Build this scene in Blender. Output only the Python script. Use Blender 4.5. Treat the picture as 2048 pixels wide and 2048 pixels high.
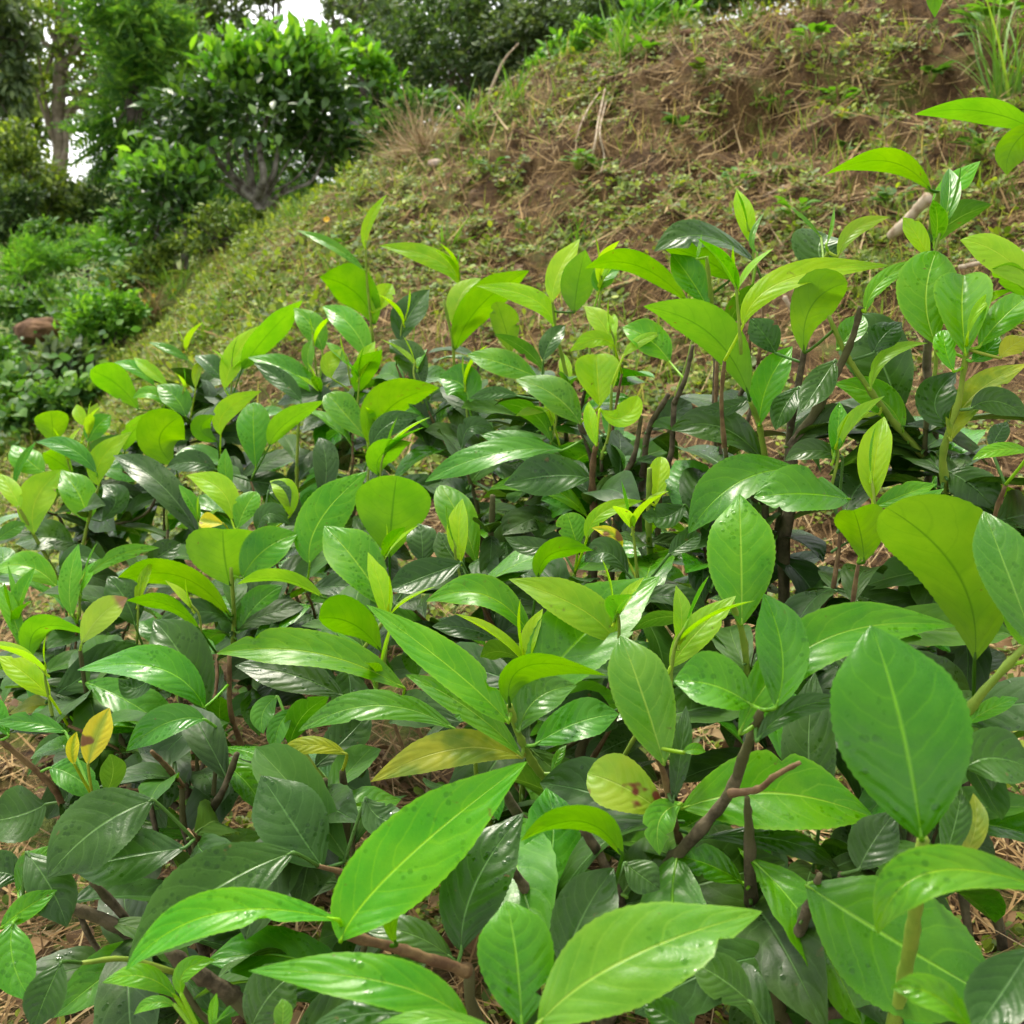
import bpy, math, random
import numpy as np
from mathutils import Vector, Matrix

# ---------------------------------------------------------------- camera, sky, sun, exposure
scene = bpy.context.scene
for o in list(bpy.data.objects):
    bpy.data.objects.remove(o)
col = scene.collection
CAM_Z = 0.75
PITCH = math.radians(17.0)
FOV = math.radians(50.0)
FPX = 1024.0 / math.tan(FOV / 2)            # focal length in photograph pixels (2048 wide)
cam_data = bpy.data.cameras.new('camera')
cam_data.sensor_fit = 'HORIZONTAL'
cam_data.angle = FOV
cam_data.clip_start = 0.02
cam_data.clip_end = 2000
cam_data.dof.use_dof = True
cam_data.dof.focus_distance = 0.78
cam_data.dof.aperture_fstop = 18.0
cam = bpy.data.objects.new('camera', cam_data)
cam.location = (0, 0, CAM_Z)
cam.rotation_euler = (math.pi / 2 - PITCH, 0, 0)
col.objects.link(cam)
scene.camera = cam

SUN_EL, SUN_AZ = math.radians(62), math.radians(-25)   # azimuth from +Y towards +X
world = bpy.data.worlds.new('World')
scene.world = world
world.use_nodes = True
wn = world.node_tree
wn.nodes.clear()
sky = wn.nodes.new('ShaderNodeTexSky')
sky.sky_type = 'NISHITA'
sky.sun_disc = False
sky.sun_elevation = SUN_EL
sky.sun_rotation = SUN_AZ
sky.air_density = 1.0
sky.dust_density = 1.0
sky.ozone_density = 1.0
hs = wn.nodes.new('ShaderNodeHueSaturation')
hs.inputs['Saturation'].default_value = 0.05          # overcast: the cloud deck takes the blue out
bg = wn.nodes.new('ShaderNodeBackground')
bg.inputs['Strength'].default_value = 0.15
wo = wn.nodes.new('ShaderNodeOutputWorld')
wn.links.new(sky.outputs[0], hs.inputs['Color'])
wn.links.new(hs.outputs[0], bg.inputs['Color'])
wn.links.new(bg.outputs[0], wo.inputs['Surface'])

sun_data = bpy.data.lights.new('sun', 'SUN')
sun_data.energy = 1.5
sun_data.angle = math.radians(11)
sun_data.color = (1.0, 0.93, 0.78)
sun = bpy.data.objects.new('sun', sun_data)
sdir = Vector((math.sin(SUN_AZ) * math.cos(SUN_EL), math.cos(SUN_AZ) * math.cos(SUN_EL), math.sin(SUN_EL)))
sun.rotation_euler = (-sdir).to_track_quat('-Z', 'Y').to_euler()
sun.location = (0, 0, 20)
col.objects.link(sun)

vs = scene.view_settings
vs.view_transform = 'Standard'
vs.look = 'None'
vs.exposure = 1.48
vs.gamma = 1
vs.use_curve_mapping = False
scene.render.engine = 'CYCLES'
scene.cycles.max_bounces = 6
scene.cycles.adaptive_threshold = 0.03
scene.cycles.diffuse_bounces = 3
scene.cycles.glossy_bounces = 3
scene.cycles.transmission_bounces = 6
scene.cycles.use_denoising = True

# ---------------------------------------------------------------- helpers
rng = np.random.default_rng(7)
random.seed(7)
CP, SP = math.cos(PITCH), math.sin(PITCH)
CAM = np.array([0, 0, CAM_Z])
VK = 2048 / 1932.0

def at(sx, sy, d):
    """point seen at photograph pixel (sx, sy), d metres along the view axis"""
    xc, yc = (sx - 1024) / FPX, (1024 - sy) / FPX
    return CAM + d * np.array([xc, CP + yc * SP, -SP + yc * CP])

def at_y(sx, sy, Y):
    """same, at forward distance Y"""
    yc = (1024 - sy) / FPX
    return at(sx, sy, Y / (CP + yc * SP))

def vy(vx, vyy, Y):
    return at_y(vx * VK, vyy * VK, Y)

def pix(p):
    q = np.asarray(p) - CAM
    d = q[1] * CP - q[2] * SP
    return 1024 + FPX * q[0] / d, 1024 - FPX * (q[1] * SP + q[2] * CP) / d, d

def nrm(v):
    v = np.asarray(v, float)
    return v / (np.linalg.norm(v) + 1e-12)

def mesh_np(name, verts, faces, uvs=None, smooth=True):
    """faces: (M,k) int array, or a list of such arrays; uvs per vertex"""
    if isinstance(faces, np.ndarray):
        faces = [faces]
    me = bpy.data.meshes.new(name)
    verts = np.asarray(verts, np.float32)
    me.vertices.add(len(verts))
    me.vertices.foreach_set('co', verts.ravel())
    li = np.concatenate([f.ravel() for f in faces]).astype(np.int32)
    cnt = np.concatenate([np.full(len(f), f.shape[1], np.int32) for f in faces])
    start = np.concatenate([[0], np.cumsum(cnt)[:-1]]).astype(np.int32)
    me.loops.add(len(li))
    me.loops.foreach_set('vertex_index', li)
    me.polygons.add(len(cnt))
    me.polygons.foreach_set('loop_start', start)
    me.polygons.foreach_set('loop_total', cnt)
    me.polygons.foreach_set('use_smooth', np.full(len(cnt), smooth, bool))
    me.update(calc_edges=True)
    if uvs is not None:
        uv = me.uv_layers.new(name='UVMap')
        uv.data.foreach_set('uv', np.asarray(uvs, np.float32)[li].ravel())
    me.validate()
    return me

def link(name, me, mat=None, parent=None, loc=None, kind=None):
    o = bpy.data.objects.new(name, me)
    col.objects.link(o)
    if mat is not None and me is not None:
        me.materials.append(mat)
    if parent is not None:
        o.parent = parent
    if loc is not None:
        o.location = loc
    if kind:
        o['kind'] = kind
    return o

def tag(o, label, cat, group=None):
    o['label'] = label
    o['category'] = cat
    if group:
        o['group'] = group
    return o

def empty(name, loc):
    o = bpy.data.objects.new(name, None)
    o.empty_display_size = 0.05
    o.location = loc
    col.objects.link(o)
    return o

def catmull(pts, n=6):
    P = np.asarray(pts, float)
    if len(P) < 3:
        t = np.linspace(0, 1, n + 1)[:, None]
        return P[0] * (1 - t) + P[-1] * t
    E = np.vstack([2 * P[0] - P[1], P, 2 * P[-1] - P[-2]])
    out = []
    for i in range(len(P) - 1):
        a, b, c, d = E[i:i + 4]
        for t in np.linspace(0, 1, n, endpoint=False):
            out.append(0.5 * ((2 * b) + (-a + c) * t + (2 * a - 5 * b + 4 * c - d) * t * t + (-a + 3 * b - 3 * c + d) * t ** 3))
    out.append(P[-1])
    return np.array(out)

def tube(pts, radii, sides=6, rough=0.0):
    P = np.asarray(pts, float)
    n = len(P)
    R = np.interp(np.linspace(0, 1, n), np.linspace(0, 1, len(radii)), radii)
    T = np.gradient(P, axis=0)
    T /= np.linalg.norm(T, axis=1)[:, None] + 1e-12
    ref = np.array([0.31, 0.87, 0.2])
    vs_, fs = [], []
    a = np.linspace(0, 2 * np.pi, sides, endpoint=False)
    for i in range(n):
        s = nrm(np.cross(T[i], ref))
        u = np.cross(s, T[i])
        rr = R[i] * (1 + rough * rng.uniform(-1, 1, sides)) if rough else R[i] * np.ones(sides)
        vs_.append(P[i] + (np.cos(a) * rr)[:, None] * s + (np.sin(a) * rr)[:, None] * u)
    V = np.vstack(vs_)
    for i in range(n - 1):
        for j in range(sides):
            k = (j + 1) % sides
            fs.append((i * sides + j, i * sides + k, (i + 1) * sides + k, (i + 1) * sides + j))
    V = np.vstack([V, P[-1] + T[-1] * R[-1] * 0.5, P[0] - T[0] * R[0] * 0.6])
    tip = len(V) - 2
    tris = np.array([((n - 1) * sides + j, (n - 1) * sides + (j + 1) % sides, tip) for j in range(sides)] + [((j + 1) % sides, j, tip + 1) for j in range(sides)])
    return V, [np.array(fs), tris]

class Join:
    def __init__(self):
        self.v, self.f, self.n = [], {}, 0
    def add(self, V, F):
        if isinstance(F, np.ndarray):
            F = [F]
        for f in F:
            self.f.setdefault(f.shape[1], []).append(f + self.n)
        self.v.append(V)
        self.n += len(V)
    def mesh(self, name, smooth=True, origin=None):
        V = np.vstack(self.v)
        if origin is not None:
            V = V - np.asarray(origin)
        return mesh_np(name, V, [np.vstack(x) for x in self.f.values()], smooth=smooth)

_perm = rng.integers(0, 2 ** 31, 4096)
def vnoise(x, y, seed=0):
    x = np.asarray(x, float); y = np.asarray(y, float)
    xi, yi = np.floor(x).astype(np.int64), np.floor(y).astype(np.int64)
    fx, fy = x - xi, y - yi
    fx, fy = fx * fx * (3 - 2 * fx), fy * fy * (3 - 2 * fy)
    def h(a, b):
        return (_perm[(a * 57 + b * 131 + seed * 17 + _perm[(b + 7 * seed) & 4095]) & 4095] & 0xffff) / 65535.0
    return (h(xi, yi) * (1 - fx) + h(xi + 1, yi) * fx) * (1 - fy) + (h(xi, yi + 1) * (1 - fx) + h(xi + 1, yi + 1) * fx) * fy

def fbm(x, y, f, oct=4, seed=0):
    s, a, t = 0, 1.0, 0
    for i in range(oct):
        s = s + a * vnoise(np.asarray(x) * f + 31 * i, np.asarray(y) * f - 17 * i, seed + i)
        t += a; a *= 0.5; f *= 2.05
    return s / t

# ---------------------------------------------------------------- materials
def newmat(name):
    m = bpy.data.materials.new(name)
    m.use_nodes = True
    m.node_tree.nodes.clear()
    return m, m.node_tree.nodes, m.node_tree.links

class NB:
    """tiny node builder"""
    def __init__(self, m):
        self.N, self.L = m.node_tree.nodes, m.node_tree.links
    def n(self, t, **kw):
        x = self.N.new(t)
        for k, v in kw.items():
            setattr(x, k, v)
        return x
    def put(self, sock, v):
        if hasattr(v, 'is_output') or isinstance(v, bpy.types.NodeSocket):
            self.L.new(v, sock)
        elif v is not None:
            sock.default_value = v
    def math(self, op, a, b=None, c=None, clamp=False):
        x = self.n('ShaderNodeMath', operation=op, use_clamp=clamp)
        for i, v in enumerate((a, b, c)):
            if v is not None:
                self.put(x.inputs[i], v)
        return x.outputs[0]
    def ramp(self, v, a, b, lo=0.0, hi=1.0):
        x = self.n('ShaderNodeMapRange', interpolation_type='SMOOTHSTEP', clamp=True)
        for i, q in enumerate((v, a, b, lo, hi)):
            self.put(x.inputs[i], q)
        return x.outputs[0]
    def mix(self, f, a, b, mode='MIX'):
        x = self.n('ShaderNodeMix', data_type='RGBA', blend_type=mode)
        def cc(v):
            return (*v, 1.0) if isinstance(v, tuple) and len(v) == 3 else v
        self.put(x.inputs[0], f); self.put(x.inputs[6], cc(a)); self.put(x.inputs[7], cc(b))
        return x.outputs[2]
    def noise(self, vec, scale, detail=3, rough=0.55, w=None):
        x = self.n('ShaderNodeTexNoise')
        if w is not None:
            x.noise_dimensions = '4D'
            self.put(x.inputs['W'], w)
        if vec is not None:
            self.L.new(vec, x.inputs['Vector'])
        x.inputs['Scale'].default_value = scale
        x.inputs['Detail'].default_value = detail
        x.inputs['Roughness'].default_value = rough
        return x.outputs['Fac']
    def out(self, s):
        o = self.n('ShaderNodeOutputMaterial')
        self.L.new(s, o.inputs['Surface'])
    def principled(self, colr, rough, spec=0.5, normal=None):
        p = self.n('ShaderNodeBsdfPrincipled')
        self.put(p.inputs['Base Color'], (*colr, 1.0) if isinstance(colr, tuple) else colr)
        self.put(p.inputs['Roughness'], rough)
        self.put(p.inputs['Specular IOR Level'], spec)
        if normal is not None:
            self.L.new(normal, p.inputs['Normal'])
        return p.outputs[0]

def tea_leaf_mat(name, base, base2, rib, rough, trans, transcol, bump=0.5, spec=0.5, wet=0.0, edge=0.15, brown=None, tipc=None, ribgreen=None):
    m, _, _ = newmat(name)
    b = NB(m)
    uv = b.n('ShaderNodeUVMap').outputs[0]
    sep = b.n('ShaderNodeSeparateXYZ'); b.L.new(uv, sep.inputs[0])
    u, v = sep.outputs[0], sep.outputs[1]
    a = b.math('MULTIPLY', b.math('ABSOLUTE', b.math('SUBTRACT', v, 0.5)), 2.0)
    oi = b.n('ShaderNodeObjectInfo').outputs['Random']
    geo = b.n('ShaderNodeTexCoord').outputs['Object']
    nz = b.noise(geo, 38, 3, 0.6, w=b.math('MULTIPLY', oi, 40.0))
    nzf = b.noise(geo, 320, 3, 0.7)
    vor = b.n('ShaderNodeTexVoronoi', feature='DISTANCE_TO_EDGE'); vor.inputs['Scale'].default_value = 420
    b.L.new(geo, vor.inputs['Vector'])
    net = b.ramp(vor.outputs['Distance'], 0.0, 0.12, 1.0, 0.0)
    # midrib and side veins
    ribm = b.ramp(a, 0.0, b.math('MULTIPLY_ADD', u, -0.045, 0.075), 1.0, 0.0)
    wob = b.math('MULTIPLY', nz, 0.5)
    s = b.math('ADD', b.math('SUBTRACT', b.math('MULTIPLY', u, 7.0), b.math('MULTIPLY', b.math('POWER', a, 1.5), 1.9)), b.math('MULTIPLY', nz, 1.1))
    tri = b.math('MULTIPLY', b.math('PINGPONG', s, 0.5), 2.0)
    veinm = b.math('MULTIPLY', b.ramp(tri, 0.0, 0.16, 1.0, 0.0), b.ramp(a, 0.75, 1.0, 1.0, 0.0))
    veinm = b.math('MULTIPLY', veinm, b.ramp(u, 0.03, 0.15, 0.0, 1.0))
    c = b.mix(b.ramp(nz, 0.32, 0.68), base, base2)
    c = b.mix(b.math('MULTIPLY', veinm, 0.19), c, rib)
    c = b.mix(b.math('MULTIPLY', net, 0.05), c, rib)
    c = b.mix(b.ramp(nzf, 0.6, 0.8, 0.0, 0.35), c, b.mix(1.0, c, (0.55, 0.6, 0.5), 'MULTIPLY'))
    speck = b.math('MULTIPLY', b.ramp(b.noise(geo, 150, 2, 0.5, w=b.math('MULTIPLY', oi, 31.0)), b.math('MULTIPLY_ADD', b.math('POWER', b.math('FRACT', b.math('MULTIPLY', oi, 5.1)), 4.0), -0.12, 0.74), 0.775), 0.75)
    c = b.mix(speck, c, (0.11, 0.07, 0.02))
    if ribgreen is not None:
        gm = b.ramp(b.math('ADD', a, b.math('MULTIPLY', nz, 0.5)), 0.25, 0.75, 1.0, 0.0)
        c = b.mix(b.math('MULTIPLY', gm, 0.75), c, ribgreen)
    c = b.mix(b.math('MULTIPLY', ribm, 0.8), c, rib)
    if brown is not None:
        sp = b.ramp(b.noise(geo, 60, 2, 0.5, w=b.math('MULTIPLY', oi, 9.0)), 0.6, 0.66)
        c = b.mix(sp, c, brown)
    if tipc is not None:
        tm = b.ramp(b.math('ADD', u, b.math('MULTIPLY', nz, 0.16)), 0.86, 0.97)
        c = b.mix(tm, c, tipc)
    c = b.mix(b.ramp(a, 0.86, 1.0, 0.0, edge), c, rib)
    # every leaf its own tint
    h = b.n('ShaderNodeHueSaturation')
    b.L.new(b.math('MULTIPLY_ADD', oi, 0.018, 0.491), h.inputs['Hue'])
    b.L.new(b.math('MULTIPLY_ADD', b.math('FRACT', b.math('MULTIPLY', oi, 7.3)), 0.14, 0.95), h.inputs['Saturation'])
    b.L.new(b.math('MULTIPLY_ADD', b.math('FRACT', b.math('MULTIPLY', oi, 13.7)), 0.34, 0.83), h.inputs['Value'])
    b.L.new(c, h.inputs['Color'])
    c = h.outputs[0]
    # drops and wet film
    r = b.math('ADD', b.math('MULTIPLY_ADD', nz, 0.24, rough - 0.12), b.math('MULTIPLY_ADD', nzf, 0.1, -0.05))
    wetm = None
    if wet:
        vo = b.n('ShaderNodeTexVoronoi'); vo.inputs['Scale'].default_value = 240
        b.L.new(geo, vo.inputs['Vector'])
        gate = b.ramp(b.noise(geo, 45, 2, 0.6, w=b.math('MULTIPLY', oi, 23.0)), 0.60 - 0.1 * wet, 0.68 - 0.08 * wet)
        wetm = b.math('MULTIPLY', b.ramp(vo.outputs['Distance'], 0.25, 0.42, 1.0, 0.0), gate)
        r = b.mix(wetm, r, (0.06, 0.06, 0.06))
        c = b.mix(b.math('MULTIPLY', wetm, 0.55), c, b.mix(1.0, c, (0.35, 0.5, 0.4), 'MULTIPLY'))
    hgt = b.math('SUBTRACT', b.math('MULTIPLY', b.math('MULTIPLY', b.ramp(tri, 0.0, 0.9), 0.42), b.ramp(a, 0.5, 1.0, 1.0, 0.1)), b.math('MULTIPLY', ribm, 0.8))
    hgt = b.math('ADD', hgt, b.math('MULTIPLY', nz, 1.5))
    hgt = b.math('ADD', hgt, b.math('ADD', b.math('MULTIPLY', nzf, 0.05), b.math('MULTIPLY', net, -0.04)))
    if wetm is not None:
        hgt = b.math('ADD', hgt, b.math('MULTIPLY', wetm, 0.16))
    bp = b.n('ShaderNodeBump'); bp.inputs['Strength'].default_value = bump
    bp.inputs['Distance'].default_value = 0.0011
    b.L.new(hgt, bp.inputs['Height'])
    p = b.principled(c, r, spec, bp.outputs[0])
    tr = b.n('ShaderNodeBsdfTranslucent')
    b.L.new(b.mix(1.0, c, transcol, 'MULTIPLY'), tr.inputs['Color'])
    b.L.new(bp.outputs[0], tr.inputs['Normal'])
    ms = b.n('ShaderNodeMixShader'); ms.inputs[0].default_value = trans
    b.L.new(p, ms.inputs[1]); b.L.new(tr.outputs[0], ms.inputs[2])
    b.out(ms.outputs[0])
    return m

TL = {
 'Y': tea_leaf_mat('young_leaf', (0.19, 0.41, 0.001), (0.28, 0.48, 0.002), (0.4, 0.55, 0.02), 0.38, 0.42, (1.5, 1.5, 0.3), 0.4, 0.3, edge=0.3),
 'L': tea_leaf_mat('fresh_leaf', (0.058, 0.255, 0.001), (0.105, 0.315, 0.002), (0.3, 0.53, 0.04), 0.33, 0.3, (1.6, 1.5, 0.3), 0.45, 0.34, wet=0.7, edge=0.25),
 'M': tea_leaf_mat('mature_leaf', (0.035, 0.18, 0.001), (0.06, 0.225, 0.002), (0.2, 0.45, 0.04), 0.3, 0.2, (1.8, 1.6, 0.3), 0.5, 0.38, wet=0.8),
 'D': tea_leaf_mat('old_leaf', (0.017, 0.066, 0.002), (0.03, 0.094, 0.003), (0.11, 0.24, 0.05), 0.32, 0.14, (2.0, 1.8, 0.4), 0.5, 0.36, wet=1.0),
 'E': tea_leaf_mat('shaded_old_leaf', (0.014, 0.048, 0.003), (0.03, 0.085, 0.004), (0.09, 0.2, 0.05), 0.45, 0.14, (2.0, 1.8, 0.4), 0.55, 0.28, wet=0.6),  # darker, duller copy of old_leaf; shade of the bush interior put into its colour
 'U': tea_leaf_mat('leaf_underside', (0.085, 0.225, 0.003), (0.125, 0.275, 0.004), (0.045, 0.14, 0.004), 0.55, 0.45, (1.6, 1.6, 0.45), 0.3, 0.25),
 'V': tea_leaf_mat('old_leaf_underside', (0.035, 0.12, 0.008), (0.055, 0.155, 0.01), (0.14, 0.28, 0.05), 0.5, 0.35, (1.7, 1.5, 0.4), 0.4, 0.3),
 'R': tea_leaf_mat('yellowed_leaf', (0.6, 0.54, 0.006), (0.68, 0.62, 0.015), (0.42, 0.5, 0.06), 0.45, 0.35, (1.3, 1.2, 0.6), 0.45, 0.4, brown=(0.2, 0.09, 0.03), ribgreen=(0.2, 0.36, 0.03)),
 'O': tea_leaf_mat('olive_yellow_leaf', (0.11, 0.22, 0.006), (0.36, 0.39, 0.012), (0.35, 0.42, 0.06), 0.45, 0.35, (1.4, 1.3, 0.5), 0.45, 0.4),
 'S': tea_leaf_mat('spotted_leaf', (0.2, 0.4, 0.02), (0.3, 0.44, 0.025), (0.36, 0.5, 0.08), 0.42, 0.4, (1.4, 1.4, 0.5), 0.45, 0.4, brown=(0.17, 0.045, 0.02)),
 'T': tea_leaf_mat('brown_tipped_leaf', (0.28, 0.46, 0.016), (0.34, 0.48, 0.02), (0.42, 0.55, 0.09), 0.42, 0.4, (1.4, 1.4, 0.5), 0.4, 0.4, tipc=(0.32, 0.17, 0.1)),
}

def bark_mat(name, c1, c2, scale=60, rough=0.85, bump=0.5, dist=0.002, green=None):
    m, _, _ = newmat(name)
    b = NB(m)
    oc = b.n('ShaderNodeTexCoord').outputs['Object']
    n1 = b.noise(oc, scale, 4, 0.65)
    n2 = b.noise(oc, scale * 0.22, 2, 0.5)
    c = b.mix(b.ramp(n1, 0.35, 0.65), c1, c2)
    if green:
        c = b.mix(b.ramp(n2, 0.42, 0.6), c, green)
    bp = b.n('ShaderNodeBump'); bp.inputs['Strength'].default_value = bump; bp.inputs['Distance'].default_value = dist
    b.L.new(n1, bp.inputs['Height'])
    b.out(b.principled(c, rough, 0.25, bp.outputs[0]))
    return m

M_STEM = bark_mat('tea_stem_bark', (0.05, 0.04, 0.022), (0.15, 0.118, 0.07), 70, bump=.9, dist=.003, green=(0.085, 0.085, 0.03))
M_GSTEM = bark_mat('green_shoot', (0.17, 0.27, 0.03), (0.24, 0.33, 0.04), 60, 0.5, 0.2)
M_RSTEM = bark_mat('reddish_twig', (0.11, 0.06, 0.03), (0.21, 0.135, 0.06), 90, 0.7)
M_PALEBARK = bark_mat('lichen_bark', (0.09, 0.075, 0.055), (0.34, 0.32, 0.27), 14, 0.9, 0.6, 0.01)
M_TRUNK = bark_mat('tree_bark', (0.13, 0.105, 0.075), (0.24, 0.2, 0.15), 9, 0.9, 0.6, 0.02)
M_DARKBARK = bark_mat('dark_bark', (0.05, 0.04, 0.03), (0.12, 0.1, 0.08), 12, 0.9, 0.6, 0.02)
M_DEAD = bark_mat('dead_wood', (0.28, 0.2, 0.12), (0.5, 0.42, 0.3), 40, 0.85, 0.5, 0.004)

def foliage_mat(name, stops, trans=0.3, rough=0.5, spec=0.35, tmul=(1.5, 1.5, 0.6), vary=0.5):
    """leaves / straws joined in one mesh: colour drawn per leaf"""
    m, _, _ = newmat(name)
    b = NB(m)
    r = b.n('ShaderNodeNewGeometry').outputs['Random Per Island']
    cr = b.n('ShaderNodeValToRGB')
    e = cr.color_ramp.elements
    for i, (p, c) in enumerate(stops):
        x = e[i] if i < 2 else e.new(p)
        x.position = p
        x.color = (*c, 1)
    b.L.new(r, cr.inputs[0])
    h = b.n('ShaderNodeHueSaturation')
    b.L.new(b.math('MULTIPLY_ADD', b.math('FRACT', b.math('MULTIPLY', r, 17.3)), vary, 1.0 - vary / 2), h.inputs['Value'])
    b.L.new(cr.outputs[0], h.inputs['Color'])
    p = b.principled(h.outputs[0], rough, spec)
    if trans > 0:
        tr = b.n('ShaderNodeBsdfTranslucent')
        b.L.new(b.mix(1.0, h.outputs[0], tmul, 'MULTIPLY'), tr.inputs['Color'])
        ms = b.n('ShaderNodeMixShader'); ms.inputs[0].default_value = trans
        b.L.new(p, ms.inputs[1]); b.L.new(tr.outputs[0], ms.inputs[2])
        p = ms.outputs[0]
    b.out(p)
    return m

F = {
 'dark':   foliage_mat('foliage_dark', [(0, (0.03, 0.065, 0.018)), (0.6, (0.06, 0.12, 0.03)), (1, (0.13, 0.21, 0.05))], 0.35),
 'tea':    foliage_mat('foliage_tea', [(0, (0.025, 0.07, 0.014)), (0.6, (0.05, 0.12, 0.02)), (1, (0.12, 0.24, 0.03))], 0.28, 0.38, 0.5),
 'young':  foliage_mat('foliage_young', [(0, (0.07, 0.22, 0.02)), (0.6, (0.13, 0.33, 0.02)), (1, (0.24, 0.45, 0.03))], 0.4, 0.45),
 'mid':    foliage_mat('foliage_mid', [(0, (0.04, 0.12, 0.02)), (0.6, (0.08, 0.2, 0.028)), (1, (0.18, 0.33, 0.04))], 0.38),
 'bright': foliage_mat('foliage_bright', [(0, (0.06, 0.19, 0.022)), (0.5, (0.12, 0.3, 0.025)), (1, (0.22, 0.42, 0.04))], 0.42),
 'olive':  foliage_mat('foliage_olive', [(0, (0.06, 0.11, 0.02)), (0.6, (0.13, 0.21, 0.03)), (1, (0.28, 0.36, 0.05))], 0.38),
 'grey':   foliage_mat('foliage_grey', [(0, (0.05, 0.09, 0.035)), (0.6, (0.09, 0.14, 0.05)), (1, (0.16, 0.22, 0.08))], 0.35),
 'cover':  foliage_mat('ground_cover_leaf', [(0, (0.06, 0.115, 0.01)), (0.5, (0.15, 0.23, 0.014)), (1, (0.3, 0.37, 0.03))], 0.35),
 'grass':  foliage_mat('grass_blade', [(0, (0.1, 0.2, 0.02)), (0.5, (0.19, 0.28, 0.03)), (0.8, (0.32, 0.33, 0.08)), (1, (0.42, 0.33, 0.14))], 0.35),
 'tuft':   foliage_mat('tuft_blade', [(0, (0.08, 0.2, 0.02)), (0.6, (0.14, 0.3, 0.025)), (1, (0.24, 0.36, 0.05))], 0.35),
 'thatch': foliage_mat('dry_thatch', [(0, (0.07, 0.038, 0.014)), (0.45, (0.17, 0.105, 0.036)), (0.8, (0.3, 0.2, 0.075)), (1, (0.45, 0.33, 0.15))], 0.05, 0.85, 0.15, (1, 1, 1), 0.5),
 'pale_straw': foliage_mat('pale_straw', [(0, (0.25, 0.17, 0.09)), (0.5, (0.42, 0.31, 0.17)), (1, (0.58, 0.46, 0.28))], 0.1, 0.8, 0.2, (1, 1, 1), 0.4),
 'straw':  foliage_mat('straw', [(0, (0.1, 0.055, 0.02)), (0.5, (0.22, 0.135, 0.05)), (0.85, (0.38, 0.26, 0.11)), (1, (0.5, 0.38, 0.2))], 0.1, 0.75, 0.2, (1, 1, 1), 0.5),
 'litter': foliage_mat('dead_leaf', [(0, (0.08, 0.045, 0.02)), (0.5, (0.17, 0.1, 0.042)), (1, (0.32, 0.22, 0.1))], 0.1, 0.75, 0.2, (1, 1, 1), 0.5),
 'petal':  foliage_mat('yellow_petal', [(0, (0.7, 0.36, 0.01)), (1, (0.8, 0.5, 0.02))], 0.2, 0.6, 0.2, (1, 1, 1), 0.2),
}

# ---------------------------------------------------------------- terrain
_cp = []
for (a_, b_, Y_) in [(300,1850,.8),(1000,1900,.8),(1700,1900,.75),(400,1500,1.25),(1000,1480,1.2),(1500,1450,1.15),
        (1000,1000,1.9),(1500,950,1.8),(300,1000,2.2),(1000,600,2.8),(600,600,3.1),(1600,470,2.6),(1000,450,3.3),
        (1500,300,3.3),(1500,120,3.8),(1300,65,4.4),(1900,100,3.5),(1900,420,2.6),(1000,200,4.3),(1000,155,4.6),
        (760,295,5.0),(600,380,5.8),(500,440,6.5),(350,515,6.3),(230,650,5.2),(400,600,3.8),(100,820,4.3),(0,860,3.9),(250,780,3.6)]:
    _cp.append(vy(a_, b_, Y_))
for p in [(0,-1,-.78),(-1.5,0,-1),(1.5,0,-.4),(1.5,1,-.25),(3,2,.9),(4,4,1.9),(2.5,3.3,.95),(1,5.6,.3),(0,6.2,0),(-.5,6.6,-.2),
          (3,6,1.3),(-1,8,-.6),(0,10,-.3),(4,10,1),(-4,8,-1.6),(-3.2,5,-1.35),(-4,4,-1.5),(-6,10,-2),(0,20,-1),(-10,20,-2.8),(10,20,1),(-8,3,-2.2),(8,3,2.6),(8,-1,1)]:
    _cp.append(np.array([p[0], p[1], p[2] + CAM_Z]))
_cp = np.array(_cp)
def _tk(r2):
    return np.where(r2 > 1e-12, 0.5 * r2 * np.log(r2 + 1e-12), 0)
_n = len(_cp)
_d2 = ((_cp[:, None, :2] - _cp[None, :, :2]) ** 2).sum(-1)
_A = np.zeros((_n + 3, _n + 3))
_A[:_n, :_n] = _tk(_d2) + np.eye(_n) * 0.02
_A[:_n, _n] = 1; _A[:_n, _n + 1:] = _cp[:, :2]
_A[_n, :_n] = 1; _A[_n + 1:, :_n] = _cp[:, :2].T
_w = np.linalg.solve(_A, np.concatenate([_cp[:, 2], np.zeros(3)]))

HOLES = [(vy(1440, 180, 3.6), .13, .26), (vy(1600, 270, 3.3), .07, .12), (vy(1760, 110, 3.5), .16, .24), (vy(1330, 300, 3.4), .10, .1), (vy(1850, 120, 3.4), .1, .15),
         (vy(300, 600, 5.3), .2, .18), (vy(1250, 250, 3.7), .07, .06)]
def smooth_h(x, y):
    x = np.asarray(x, float); y = np.asarray(y, float)
    xc, yc = np.clip(x, -9, 9), np.clip(y, -1.2, 20)
    shp = xc.shape
    q = np.stack([xc.ravel(), yc.ravel()], 1)
    z = np.zeros(len(q))
    for s in range(0, len(q), 40000):
        qq = q[s:s + 40000]
        d2 = ((qq[:, None] - _cp[None, :, :2]) ** 2).sum(-1)
        z[s:s + 40000] = _tk(d2) @ _w[:_n] + _w[_n] + qq @ _w[_n + 1:]
    return z.reshape(shp)
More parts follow.
